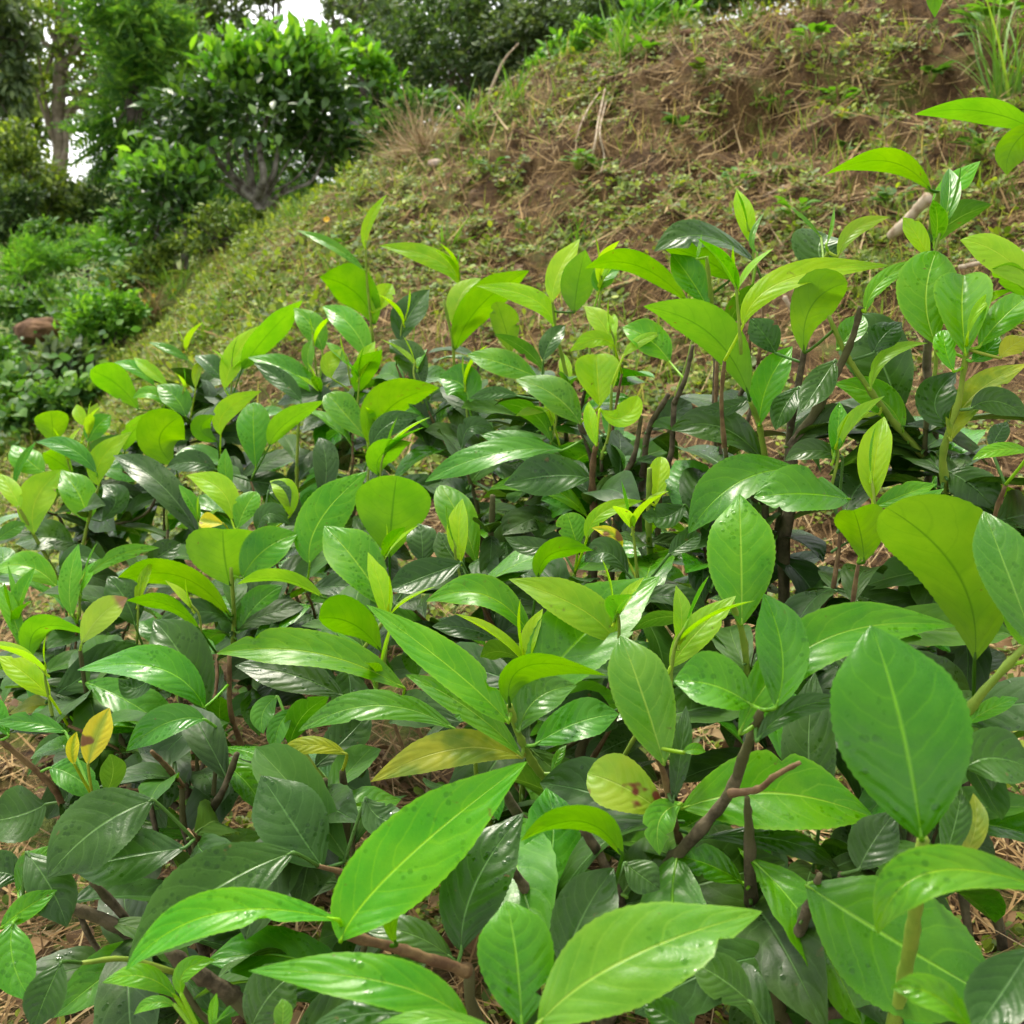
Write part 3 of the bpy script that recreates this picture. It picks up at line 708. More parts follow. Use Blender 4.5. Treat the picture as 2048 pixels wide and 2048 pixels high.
# leaves measured in the photograph: crop, petiole x y, middle x y, tip x y, width, kind, depth step (cm), options
LEAVES = '''
Y 185 1555 450 1210 1035 735 400 L -4 f12
Y 770 1930 400 1745 -235 1690 230 L -6
Y 1010 1945 985 1620 940 1370 370 M -3 f14
Y 1085 1935 1480 1640 2107 1420 420 L -5 u1
Y 735 1600 800 1290 1020 970 320 D 3 f14
Y 1200 1680 1290 1440 1430 1220 280 D 3 f25
Y 950 560 700 320 300 20 200 L -3 f16
Y 1010 710 760 490 480 340 130 L -2
X 1845 405 1430 240 985 245 180 L -3 u1.2
Y 955 480 1040 300 1400 345 130 U -2
Y 1000 600 1080 450 1260 390 190 M -1
Y 1070 660 1260 560 1455 520 190 M -1 u1
Y 1080 450 1270 180 1642 -108 380 M 2 u1
Y 1440 200 1280 40 950 -95 200 Y -2 f20
Y 1660 750 1560 430 1460 160 290 L -4 p
Y 1700 920 1735 700 1760 480 100 D -2
Z 320 310 440 150 620 -20 150 Y -1 f18
Y 1010 720 700 680 320 830 170 O 0
Y 1670 980 1490 860 1310 790 260 S 0 b
Y 1740 930 1640 1000 1640 1165 150 L -1
Y 1470 1170 1280 1010 1005 1100 130 U 1
Y 1230 950 1080 850 850 790 130 V 1
Y 860 820 880 900 905 1005 100 M 1
Y 370 235 240 110 85 85 180 U -1 b
Y 705 590 350 480 -10 600 140 M 1 u1
G 1080 1870 820 1630 490 1665 180 L 1 u1.2
Y 900 185 760 130 600 120 110 D 3
Y 1000 270 910 235 820 260 90 V 3
Y 1150 790 1175 720 1215 660 45 L -1
Y 440 1570 415 1440 490 1290 75 U -1
Y 700 1640 500 1520 260 1490 150 D 3 u1
X 1545 1460 980 1430 570 1690 190 L -5 u1.1
Y 720 1960 380 1880 40 1960 170 D -3
Y 950 1990 640 1905 350 1935 70 L -6
X 1340 1150 960 1330 580 1660 340 D 0 f12
X 840 1130 580 1170 330 1230 250 D 3
X 700 910 440 1040 215 1265 320 D -1 u1
X 1470 1220 1330 1010 1190 800 330 D 3
X 940 510 830 260 700 90 260 D 2 f16
X 930 490 720 310 350 320 190 M 0 u1
X 935 545 760 560 575 690 150 M 1 f22
X 400 750 440 620 500 490 130 R 0
X 340 750 330 680 350 600 60 R 1
X 225 765 330 800 465 912 150 M 0
X 480 880 515 790 500 700 120 V 2
X 140 275 190 125 430 165 110 U -1
E 450 1895 560 1740 705 1645 160 T -1 f18
X 230 445 120 340 -10 255 120 Y -1
X 300 605 150 560 -20 560 90 M 0
X 370 500 200 475 40 520 90 O 1
X 120 1150 230 1310 305 1490 210 D 0
X 85 1335 135 1230 220 1120 130 M 1 u1
X 5 1495 110 1410 262 1320 110 L -2 f20
X 60 1470 60 1650 150 1832 190 M -1 u1
X 280 1650 210 1800 150 1960 180 D 0
X 90 1270 0 1240 -80 1260 190 D 1
X 210 930 90 980 -60 1010 270 D 1
X 805 1815 650 1715 465 1745 110 L -1
X 830 1805 845 1690 985 1640 90 L -1
X 800 1850 700 1835 610 1890 60 L 0
X 1140 1960 1230 1800 1360 1690 260 D 3
X 975 1970 970 1880 988 1790 45 L -2
X 1275 1970 1290 1890 1285 1815 90 L -2
X 1565 440 1330 340 1070 300 180 D 0 u1.2
X 1265 440 1200 510 1200 610 110 M 2
X 1335 500 1270 580 1255 702 95 M 1
X 1320 660 1380 530 1500 440 130 V 1
X 1580 705 1420 660 1260 705 85 O 2
X 1010 612 1000 520 1010 440 120 V 1
Z 1465 1090 1370 560 1235 115 640 M -4 f10 u.8
H 1660 1990 1570 1520 1170 1145 560 U -3 b
Z 375 950 800 880 1255 1000 360 L -1 u.8
Z 480 1080 850 1100 1092 1232 120 D 3
Z 635 610 1000 190 1622 120 260 L -3 f22
Z 715 645 880 500 1130 460 110 D -4
Z 2060 1330 1510 1240 1263 1528 230 L -6 f16
Z 940 1300 1370 1570 1850 1850 560 M 0 f8
Z 1700 1970 1520 1800 1325 1770 150 L -7
Z 1960 1590 1830 1790 1690 1990 280 D -2
Z 1660 770 1800 720 2010 790 270 D 0
Z 1675 565 1790 490 1908 448 85 L -1
Z 1570 1185 1620 1010 1650 855 140 D 1
Z 1650 1175 1710 1040 1700 880 110 O 2
Z 1000 1020 950 700 980 330 260 D 7
Z 800 490 830 240 745 -30 250 M 0 f28
H 375 1795 370 1400 360 1070 395 L -2 p f10
Z 690 480 520 390 335 370 260 M 2 u1
Z 380 695 430 680 482 692 55 L 0
Z 1180 1230 1240 1110 1350 960 220 D 4
Z 430 1990 310 1900 190 1830 150 D -1
Z 690 1840 560 1730 400 1640 210 D 3
Z 650 1290 480 1200 330 1170 160 M 3
H 410 520 200 190 -170 35 240 U -1
H 470 695 520 460 655 255 190 L 0 p f16
H 490 885 250 700 -20 720 200 D 1 f20
H 420 540 280 600 150 610 90 D 2
C 720 1950 760 1690 960 1560 260 U 0 b
H 1250 640 1150 350 1010 80 390 D 3 b u1
H 1085 495 1170 310 1402 238 75 Y -1 f25
H 1265 722 1130 540 880 462 180 L 0 f15
H 1135 630 1010 645 898 698 45 Y -1
H 1470 965 1180 830 850 968 190 V 0
H 930 870 760 830 610 890 120 D 2
H 890 330 800 470 700 620 170 D 3
H 690 480 610 590 560 720 140 D 4
H 690 935 350 1010 80 1290 260 M 1 u1.2
H 970 1100 700 1070 440 1090 270 M 1 u1.2
H 1100 1145 1270 1075 1445 1015 120 L 0 f24
H 1180 1150 1350 1110 1492 1040 70 L -1
H 1050 1445 1030 1290 990 1160 280 U 0 b f30
H 1515 950 1650 1030 1800 1190 250 D 2
H 1520 1140 1720 1075 1960 1085 95 U 1
H 1970 840 1800 825 1645 885 85 L -1
H 1750 820 1790 740 1840 670 110 D 2
H 1515 695 1440 560 1560 395 220 D 1
H 1530 775 1650 530 1960 350 180 O -2 f15
H 1640 600 1780 560 1960 650 160 D 1
C 1450 1905 1390 1650 1450 1385 340 L 0 p b
C 1610 1960 1590 1720 1600 1520 320 L -1 p b f32
C 1620 1865 1710 1670 1905 1600 60 Y -2 f20
C 1685 1915 1830 1740 2010 1600 190 L 0 p
H 1545 395 1500 280 1490 165 125 L -2 b
H 1640 340 1730 280 1800 200 120 M 0
H 1800 320 1870 250 1960 210 120 O 0
C 380 1800 620 1545 1205 1465 155 Y -2 u1 f15
C 905 1415 1000 1270 1192 1198 95 Y 0
C 900 1530 800 1400 840 1295 310 D 3 b u1.2
C 1405 1425 1340 1300 1265 1200 110 Y -1
C 1395 1375 1530 1230 1755 1128 150 V 0
C 1418 1050 1170 890 828 968 140 U 0
C 1438 1185 1530 1040 1692 888 140 L 0 p
C 2010 730 1700 615 1325 632 150 U -9
C 2010 690 1870 810 1838 968 170 U -9
C 1440 -220 1440 -60 1440 98 100 U -9
C 2010 1620 1810 1410 1578 1325 190 Y -3
C 1980 1650 1860 1540 1760 1480 150 U -1
C 812 1312 730 1220 640 1143 25 L 0
C 840 1350 870 1260 885 1135 22 L 0
C 460 1400 430 1310 500 1170 35 L 0
C 1445 1370 1460 1300 1470 1200 28 L 0
C 125 1430 140 1370 152 1290 22 L 0
C 1055 1725 1150 1550 1385 1430 100 L 0 f20
C 315 1795 370 1680 565 1555 130 V 1
C 185 1695 90 1540 -15 1398 175 L 0 p
C 445 1445 150 1300 -110 1390 140 D 2 u1.5
C 310 1545 180 1440 -80 1350 160 U 3
T 1932 1665 1650 1465 1368 1482 140 U 0
T 1445 1612 1470 1540 1562 1488 125 L 3 p
T 1310 1725 1330 1560 1372 1378 195 U 2
T 1190 1665 1225 1500 1342 1318 135 Y 0 f14
T 1195 1805 1080 1650 765 1578 120 Y 0
T 655 1930 790 1690 1062 1493 190 U -1 f14
T 650 1810 680 1640 795 1535 140 Y 1
T 672 1572 540 1430 228 1356 115 Y 0 f14
G 962 295 930 160 880 10 165 U 1 b
G 1140 392 1030 270 868 188 75 V 0
T 345 1885 400 1740 512 1598 180 D 1 u1.2
G 472 482 400 330 288 220 175 D 1 u1.2
T 155 1375 172 1230 277 1073 58 Y 0
T 150 1492 -20 1360 -225 1270 60 L 0
V 708 612 668 550 603 523 76 U 0
V 705 590 722 560 740 536 42 Y 1
E 1335 385 1470 200 1672 0 155 U 1
E 1240 492 1300 310 1442 138 135 Y 0 f14
E 1780 282 1725 150 1622 45 150 L 0 f16
V 696 681 662 615 608 578 56 L 0
E 1710 392 1700 300 1725 218 75 L 1 p
E 1830 432 1820 350 1888 272 105 Y 0
G 108 512 155 390 252 273 135 U 0
E 1782 542 1590 390 1370 318 135 M 1 u1
E 1662 562 1560 450 1400 345 110 D 2
E 765 605 650 470 498 388 175 U 0 b
E 925 472 830 390 738 318 75 Y 0
E 855 475 745 375 628 345 75 L 1 p
E 1025 645 970 540 865 470 150 M 0 p
E 925 585 830 515 733 545 80 L 0 p
E 1080 485 1085 400 1112 333 52 Y 0
E 1235 445 1160 365 1078 305 115 D 1 u1.5
E 1042 335 940 275 818 233 52 M 2
E 1218 745 1250 610 1443 503 115 Y 0 f12
E 1412 925 1400 740 1400 565 195 L 0 p b
E 1488 805 1580 680 1795 555 125 U 0
E 970 915 880 770 1000 640 270 U 0 b
E 1200 780 1110 710 1180 635 120 U 1
E 1192 935 1060 895 918 925 130 D 0
E 290 795 290 700 280 612 185 U 0 b f20
E 468 695 440 640 425 575 75 Y 0
E 488 685 515 630 538 568 60 Y 1
E 488 785 535 700 615 635 125 L 1 p
E 245 955 150 880 68 800 165 L 1 p
E 78 1035 115 900 202 783 45 L 0
E 532 955 390 820 198 785 110 M -1
E 405 955 310 885 235 845 150 U 1
E 545 1025 560 880 727 728 135 Y -1 f12
E 688 835 740 720 872 612 105 U 0
E 190 1290 200 1100 338 938 195 Y -1 f16
E 482 1225 440 1080 335 938 195 L 0 f18
E 112 1155 60 1050 -20 955 105 Y 0
E 1100 1305 880 1010 625 858 185 D 0 f14
E 1278 1215 1220 1050 1028 968 155 Y -1 f14
E 1272 1055 1245 950 1245 818 85 L 0
E 1310 1265 1350 1160 1415 1058 145 L 0 p b
E 1235 1235 1160 1225 1103 1215 95 R 1 b
E 1270 1575 1240 1420 1230 1265 440 U 0 b f28
E 1338 1535 1460 1380 1645 1290 225 L 1
E 1710 1455 1770 1210 2030 945 265 L -1 p f8
V 727 1143 672 1060 612 992 98 L -1
E 1268 1745 970 1520 615 1575 160 U -1
E 1320 1835 1410 1690 1562 1575 175 M 0
E 1785 1642 1550 1540 1308 1572 85 U -1
E 458 1555 640 1415 882 1368 85 L -1
E 400 1745 385 1560 435 1345 125 L -1 f10
E 315 1585 150 1470 -50 1490 160 L 1 u1
E 405 1355 250 1310 85 1345 185 D 2 u1.2
E -30 1335 60 1270 142 1235 85 M 1
E 1102 1820 930 1685 695 1660 85 U -1
E 745 1795 690 1650 595 1525 205 D 2
E 135 1940 60 1720 -20 1555 95 L -2
E 95 1810 85 1650 40 1455 35 L -2
E 1600 1195 1580 1060 1488 1000 130 Y 0
E 1480 1060 1540 1050 1600 1150 110 D 1
V 692 828 655 785 618 742 62 L 0 b
G 182 805 300 590 565 485 225 U 1
G 190 815 280 690 462 635 135 D 0
G 230 968 250 850 412 785 155 U -1
G 290 1425 305 1180 330 970 430 U -1 b
G 770 1455 690 1230 568 1022 215 L -1 p b
G 1245 830 860 850 485 1005 150 M 0 u1.2
G 1385 1200 1130 1020 838 1048 120 L 0 u1
G 1400 985 1180 970 920 1020 230 D 2
G 690 825 740 700 882 735 110 D 1
G 1000 530 870 515 730 545 75 D 1
G 1105 425 910 350 718 300 155 L 1 p
G 1345 685 1190 520 985 440 190 L 0 u1
G 1185 785 1080 625 888 570 105 V 1
G 1450 588 1440 450 1430 300 255 Y -1 b f35
G 1450 600 1570 650 1660 528 140 Y -1 b
G 1430 805 1400 680 1388 560 80 Y 0
G 1280 475 1262 380 1250 292 75 Y 0
G 1530 285 1465 130 1365 35 125 Y 0 f15
G 1530 255 1430 215 1282 285 95 Y -1
G 1580 312 1670 230 1795 180 65 Y 0
G 1835 340 1720 215 1575 150 190 L 1 p
G 1140 335 1180 230 1262 138 115 D 1 u1.3
G 720 572 690 470 560 430 220 M 1 f25
G 1172 612 1080 610 985 640 50 Y 0
G 470 1455 470 1330 450 1235 180 D 2
G 700 1490 620 1390 560 1280 160 D 2
G 860 1505 890 1400 1012 1345 100 D 2
G 1212 1340 1080 1365 925 1308 115 D 2
G 690 1450 470 1530 278 1605 185 D 1
G 1378 1325 1460 1180 1692 1108 95 Y -1 f12
G 1572 1372 1520 1295 1405 1258 70 R 0
G 1110 1535 1190 1400 1415 1382 115 U -1
G 1330 1365 1300 1270 1270 1175 175 L 0 b p
G 1428 1165 1540 1040 1702 988 85 D 0 u1.2
G 1760 1135 1775 1000 1790 865 120 Y 0 b f25
G 1605 1515 1490 1395 1365 1450 145 D 2 u1.2
G 1720 1325 1780 1190 1945 1155 85 U 0
G 1758 1505 1830 1360 1955 1308 125 V 1
G 1945 1760 1770 1755 1618 1832 90 V 1
H -30 1410 60 1340 150 1290 120 D 2
H 2000 1920 1840 1500 1710 1165 310 M -1
Z 2010 260 1940 100 1870 -60 180 L 0
E 1780 1130 1800 900 1760 760 150 D 3
E 560 1220 640 1100 560 1020 150 D 3
E 330 1480 420 1420 560 1440 120 D 3
E 820 1460 900 1400 1000 1340 140 D 3
E 1420 1280 1480 1180 1600 1240 120 D 3
X 40 620 -10 520 -40 430 90 M 1
X 700 330 620 400 540 360 110 D 4
Y 1480 1200 1560 1260 1640 1320 160 D 5
Y 300 900 380 1000 520 980 170 D 6
Y 600 900 560 1080 620 1180 150 D 6
H 60 1130 -60 1200 -180 1180 150 D 3
C 560 1950 500 1850 420 1760 170 D 3
C 1100 1950 1160 1850 1260 1780 170 D 3
C 900 1930 980 1830 1040 1740 150 M 3
'''
# stems measured in the photograph: crop, kind (g green, r reddish, b brown), top radius mm, bottom radius mm, depth step cm, points from the top down
STEMS = '''
Z b 2.0 4.2 -4 735 500 700 600 650 720 590 880 400 1110 290 1230 250 1340
Z! r 1.0 2.2 -4 910 742 800 800 720 862 590 880
Y g 2.0 3.2 0 955 480 1000 620 1060 740 1140 840 1250 960 1400 1180
Y r 2.0 3.2 -2 185 1520 440 1585 600 1640 770 1690
Y! r 1.4 2.4 0 1610 670 1660 800 1690 950 1740 1130
X r 1.8 3.4 0 1045 250 1050 500 1100 660 1200 900 1262 1120
X b 1.8 3.2 1 365 230 390 400 430 490 560 650 680 850 900 1000
X r 2.0 3.0 1 0 640 100 720 245 860 300 980
X b 1.5 4.0 5 820 400 830 560 850 800 875 1080
X b 2.2 3.0 5 1080 700 1010 880 880 1080
E g 2.0 3.0 0 100 1140 200 1320 325 1550 420 1800
E g 1.6 2.6 0 548 1020 500 1170 450 1400 400 1740
E g 1.6 2.6 0 1650 640 1640 900 1640 1120
E g 1.8 2.6 0 1275 1480 1290 1700 1290 1890
T g 1.3 2.2 0 158 1330 165 1540 200 1900
G g 1.5 2.6 0 590 0 640 250 650 450 690 600 690 810
G g 1.3 2.4 0 1188 0 1210 180 1240 300 1280 480
G r 2.0 4.0 0 1435 790 1415 880 1410 1050 1425 1180
G b 2.6 4.5 3 1340 680 1400 850 1480 1050 1560 1250 1610 1500
G g 2.0 3.2 0 1725 930 1720 1200 1730 1450 1750 1640
H b 2.0 4.5 0 1030 40 980 220 900 390 850 480 760 650 650 810
H g 1.6 3.0 0 855 90 950 300 1090 510 1260 730 1475 965
H g 1.8 3.4 0 1615 270 1570 560 1490 820 1490 1000 1515 1290
H g 1.8 2.8 0 420 560 470 690 505 885
H b 1.6 2.6 3 105 250 60 440 0 570
Z g 1.8 2.4 0 600 10 650 160 685 430
Z g 1.9 2.8 -1 1935 215 1720 450 1600 640
Z g 2.7 3.2 -5 1470 1090 1430 1450 1390 1700 1330 1960
Z b 1.5 6.5 4 670 900 680 1080 690 1400 720 1700 790 1950
Z b 1.5 4.5 4 1000 1250 960 1380 870 1600 790 1760
Z b 2.0 9.0 6 1100 1250 1085 1500 1050 1650 1020 1950
X b 2.5 3.5 4 420 1280 600 1480 720 1600
X b 3.5 4.5 4 330 1400 480 1460 620 1540
X b 3.5 5.0 3 770 1600 900 1700 1060 1800
C g 2.0 2.6 0 1462 1060 1430 1200 1420 1300
C g 1.6 2.4 0 850 1390 820 1480 760 1640
C g 1.6 2.6 0 180 1420 200 1600 220 1760
G b 1.8 3 2 1680 640 1640 860 1560 1000
G b 2.6 3.4 2 860 1080 850 1300 820 1560
G b 2.2 3.2 5 1830 520 1720 720 1690 960
G b 1.6 2.6 6 720 960 770 1120 800 1300
Y b 2.6 3.6 5 920 860 1000 990 1080 1130
Y b 2.4 3.4 5 1290 1040 1400 1230 1480 1430
Y b 2.2 3.2 5 940 1200 1010 1290 1070 1400
X r 1.6 2.4 4 690 690 760 760 830 850
X b 2.0 3.0 6 1480 820 1470 1000 1500 1150
X b 2.0 3.0 6 1560 780 1580 980 1570 1180
'''
DT_Y = [380, 600, 800, 1000, 1200, 1400, 1700, 2048]
DT_X = [0, 400, 800, 1200, 1600, 2048]
DT = np.array([[2.0, 1.9, 1.6, 1.2, .88, .78], [1.9, 1.75, 1.42, 1.1, .80, .74], [1.75, 1.55, 1.3, 1.03, .80, .72],
               [1.42, 1.25, 1.05, .92, .76, .68], [1.1, 1.0, .86, .76, .67, .60], [.88, .8, .69, .63, .57, .53],
               [.70, .62, .53, .51, .49, .47], [.58, .52, .46, .44, .43, .42]])
def hedge_depth(x, y):
    row = np.array([np.interp(x, DT_X, r) for r in DT])
    return float(np.interp(y, DT_Y, row))

BUSHES = [  # plan position of the stool, label
 ((.22, .64), 'tea bush in the bottom right corner with thick brown stool and broadest oval leaf'),
 ((.00, .66), 'tea bush at the bottom centre with long bright arching leaves over dark ones'),
 ((-.26, .80), 'tea bush at the bottom left with drooping dark wet leaves and a yellow leaf above'),
 ((-.52, 1.12), 'tea bush at the left edge with slim yellow green shoots rising above glossy leaves'),
 ((-.20, 1.12), 'tea bush left of centre bearing a heart shaped leaf seen from below'),
 ((.05, 1.02), 'tea bush in the middle with brown bare stems standing over a straw gap'),
 ((.22, .92), 'tea bush right of centre below the cut bank with a long yellow arching leaf'),
 ((.38, .78), 'tea bush at the right edge with pale lobed leaves and a curled olive yellow leaf'),
 ((-.62, 1.78), 'tea bush at the far left end of the row, lowest against the ground cover'),
 ((-.28, 1.66), 'tea bush at the back left of centre with one thin leaf bud standing highest'),
 ((.05, 1.36), 'tea bush at the back centre with translucent yellow green leaves against the slope'),
 ((.52, .60), 'tea bush mostly beyond the right edge with leaves hanging into the upper right corner'),
]
bush_root = []
for (bx_, by_), lab in BUSHES:
    z = float(ground_h(np.array([bx_]), np.array([by_]))[0])
    e = empty('tea_bush', (bx_, by_, z - .005))
    tag(e, lab, 'tea bush', 'tea bushes of the front row')
    bush_root.append((np.array([bx_, by_, z]), e))
def nearest_bush(p):
    d = [(r[0] - p[0]) ** 2 + (r[1] - p[1]) ** 2 for r, _ in bush_root]
    return int(np.argmin(d))

stem_pts = []      # (point, radius) samples of every stem, for petioles
stem_pix = []      # (sx, sy, depth)
UPV = np.array([0, 0, 1.0])
def build_stem(P, r0, r1, mat, bi, wob=0.0, n=5, sides=6):
    """P from the top down, world coordinates"""
    C = catmull(P, n)
    if wob:
        C[1:-1] += rng.normal(0, wob, (len(C) - 2, 3))
    rr = np.linspace(r0, r1, len(C)) * (1 + .22 * (np.arange(len(C)) % 5 == 2)) * rng.uniform(.93, 1.07, len(C))
    V, Fc = tube(C, list(rr), sides, 0.12)
    root, e = bush_root[bi]
    me = mesh_np('stem', V - np.array(e.location), Fc)
    link('stem', me, mat, e)
    for c in C:
        stem_pts.append(c)
def to_root(p, bi, r):
    root, e = bush_root[bi]
    a = random.uniform(0, 6.28)
    end = root + np.array([math.cos(a), math.sin(a), 0]) * random.uniform(.01, .05)
    end[2] = float(ground_h(end[:1], end[1:2])[0]) - .02
    h = p[2] - end[2]
    m1 = p * .62 + end * .38 + np.array([(p[0] - end[0]) * .12, (p[1] - end[1]) * .12, -.03 * h])
    m2 = p * .25 + end * .75 + np.array([(p[0] - end[0]) * .12, (p[1] - end[1]) * .12, 0])
    build_stem([p, m1, m2, end], r, r * 1.3 + .0005, M_STEM, bi, .002, 5)

roots_to_make = []
for ln in STEMS.strip().splitlines():
    q = ln.split()
    side = q[0].endswith('!')
    ox, oy, s = CROPS[q[0][0]]
    r0, r1, k = float(q[2]) / 1000, float(q[3]) / 1000, float(q[4]) / 100
    xy = np.array([float(v) for v in q[5:]]).reshape(-1, 2) * s + np.array([ox, oy])
    d = hedge_depth(*xy[0]) + k
    p0 = at(*xy[0], d)
    P = [p0] + [at_y(*c, p0[1] + .01 * i) for i, c in enumerate(xy[1:], 1)]
    bi = nearest_bush(P[-1])
    build_stem(P, r0, r1, {'g': M_GSTEM, 'r': M_RSTEM, 'b': M_STEM}[q[1]], bi, 0, 6, 7)
    C = catmull(P, 6)
    for c in C:
        stem_pix.append(pix(c))
    if not side:
        roots_to_make.append((P[-1], bi, r1))
for p, bi, r in roots_to_make:
    to_root(p, bi, r)
stem_pix = np.array(stem_pix)

def leaf_mesh(p0, pm, p2, hw, n_hint, fold, blunt, curl, wav, origin, pet=None, nu=22, serr=.022):
    c = 2 * pm - (p0 + p2) / 2
    ts = np.linspace(0, 1, nu)
    B = ((1 - ts) ** 2)[:, None] * p0 + (2 * ts * (1 - ts))[:, None] * c + (ts ** 2)[:, None] * p2
    T = (2 * (1 - ts))[:, None] * (c - p0) + (2 * ts)[:, None] * (p2 - c)
    T /= np.linalg.norm(T, axis=1)[:, None] + 1e-9
    pa, pb = (1.15, .60) if blunt else (1.0, .88)
    prof = ts ** pa * (1 - ts) ** pb
    tm = pa / (pa + pb)
    prof = prof / (tm ** pa * (1 - tm) ** pb)
    prof = prof ** .92 * (1 - (.14 if blunt else .42) * np.clip((ts - .72) / .28, 0, 1) ** 1.3) + .02 * (1 - ts)
    vv = np.array([-1, -.62, -.28, 0, .28, .62, 1.0])
    V, UV = [], []
    ph1, ph2 = random.uniform(0, 6.28), random.uniform(0, 6.28)
    cf, sf = math.cos(fold), math.sin(fold)
    tw = random.uniform(-.35, .35)
    bite = [(random.uniform(.2, .85), random.uniform(.015, .05), random.uniform(.2, .5)) if random.random() < .14 else None for _ in range(2)]
    for i, t in enumerate(ts):
        n = n_hint - T[i] * np.dot(n_hint, T[i])
        n = nrm(n)
        s = np.cross(T[i], n)
        a = tw * (t - .4)
        n, s = n * math.cos(a) + s * math.sin(a), s * math.cos(a) - n * math.sin(a)
        for v in vv:
            av = abs(v)
            w = hw * prof[i]
            e = 1 + (serr * (1 if i % 2 else -1) if av > .99 and 1 < i < nu - 1 else 0)
            ph = ph1 if v > 0 else ph2
            bt = bite[0 if v > 0 else 1]
            if bt is not None and av > .9:
                e *= 1 - bt[2] * math.exp(-((t - bt[0]) / bt[1]) ** 2)
            off = s * (v * w * cf * e) + n * (av * w * sf - curl * av * av * w + wav * hw * math.sin(t * 9 + ph) * av * av * min(1, prof[i] * 1.5))
            V.append(B[i] + off)
            UV.append((t, .5 + v * .5))
    k = len(vv)
    q = np.arange(nu * k).reshape(nu, k)
    Fq = np.stack([q[:-1, :-1], q[:-1, 1:], q[1:, 1:], q[1:, :-1]], -1).reshape(-1, 4)
    V = np.array(V)
    # midrib standing proud below and petiole
    path = [B[0], B[1], B[2]]
    if pet is not None:
        path = [pet, pet * .45 + p0 * .55 + (p0 - B[2]) * .15] + path
    tv, tfs = tube(catmull(path, 2), [.0012, .0011, .0005], 5)
    nb = len(V)
    V = np.vstack([V, tv])
    UV += [(.02, .5)] * len(tv)
    faces = {4: [Fq]}
    for f in tfs:
        faces.setdefault(f.shape[1], []).append(f + nb)
    return mesh_np('leaf', V - origin, [np.vstack(x) for x in faces.values()], np.array(UV))

pending = []
for ln in LEAVES.strip().splitlines():
    q = ln.split()
    ox, oy, s = CROPS[q[0]]
    bx, by, mx, my, tx, ty, w = [float(v) for v in q[1:8]]
    bx, mx, tx = [v * s + ox for v in (bx, mx, tx)]
    by, my, ty = [v * s + oy for v in (by, my, ty)]
    w *= s
    kd, k, opts = q[8], float(q[9]) / 100, q[10:]
    up, fold, blunt, pale = .55, random.uniform(.16, .42), False, False
    for o_ in opts:
        if o_ == 'b': blunt = True
        elif o_ == 'p': pale = True; up = 1.0
        elif o_[0] == 'f': fold = math.radians(float(o_[1:]))
        elif o_[0] == 'u': up = float(o_[1:])
    d = hedge_depth((bx + mx + tx) / 3, (by + my + ty) / 3) + k
    base_d = d
    near = np.hypot(stem_pix[:, 0] - bx, stem_pix[:, 1] - by)
    j = int(np.argmin(near))
    if near[j] < 30 and abs(stem_pix[j, 2] - d) < .16:
        base_d = stem_pix[j, 2] - .004 + k * .3
    L2 = math.hypot(tx - bx, ty - by) * base_d / FPX
    rise = (by - ty) / (math.hypot(tx - bx, ty - by) + 1e-6)
    under = kd in 'UV'
    dtip = (.42 * L2 * rise) * (-.7 if under else 1) + random.uniform(-.1, .1) * L2
    if not under and rise < 0:
        dtip *= 1.2
    p0 = at(bx, by, base_d)
    p2 = at(tx, ty, base_d + dtip)
    arch = random.uniform(.05, .16) * L2
    pm = at(mx, my, base_d + dtip * .45 - arch * (.5 if not under else -.5))
    tocam = nrm(CAM - pm)
    hint = (tocam + UPV * up) if not under else (-tocam * .8 + UPV * .75)
    ax = nrm(p2 - p0)
    nn_ = nrm(hint - ax * np.dot(hint, ax))
    sd_ = np.cross(ax, nn_)
    vis = max(math.sqrt(max(0, 1 - float(np.dot(sd_, tocam)) ** 2)), .6)
    hw = .5 * w * base_d / FPX / vis / max(math.cos(fold), .8) * .95
    pending.append([p0, pm, p2, hw, nn_, fold, blunt, kd, L2])

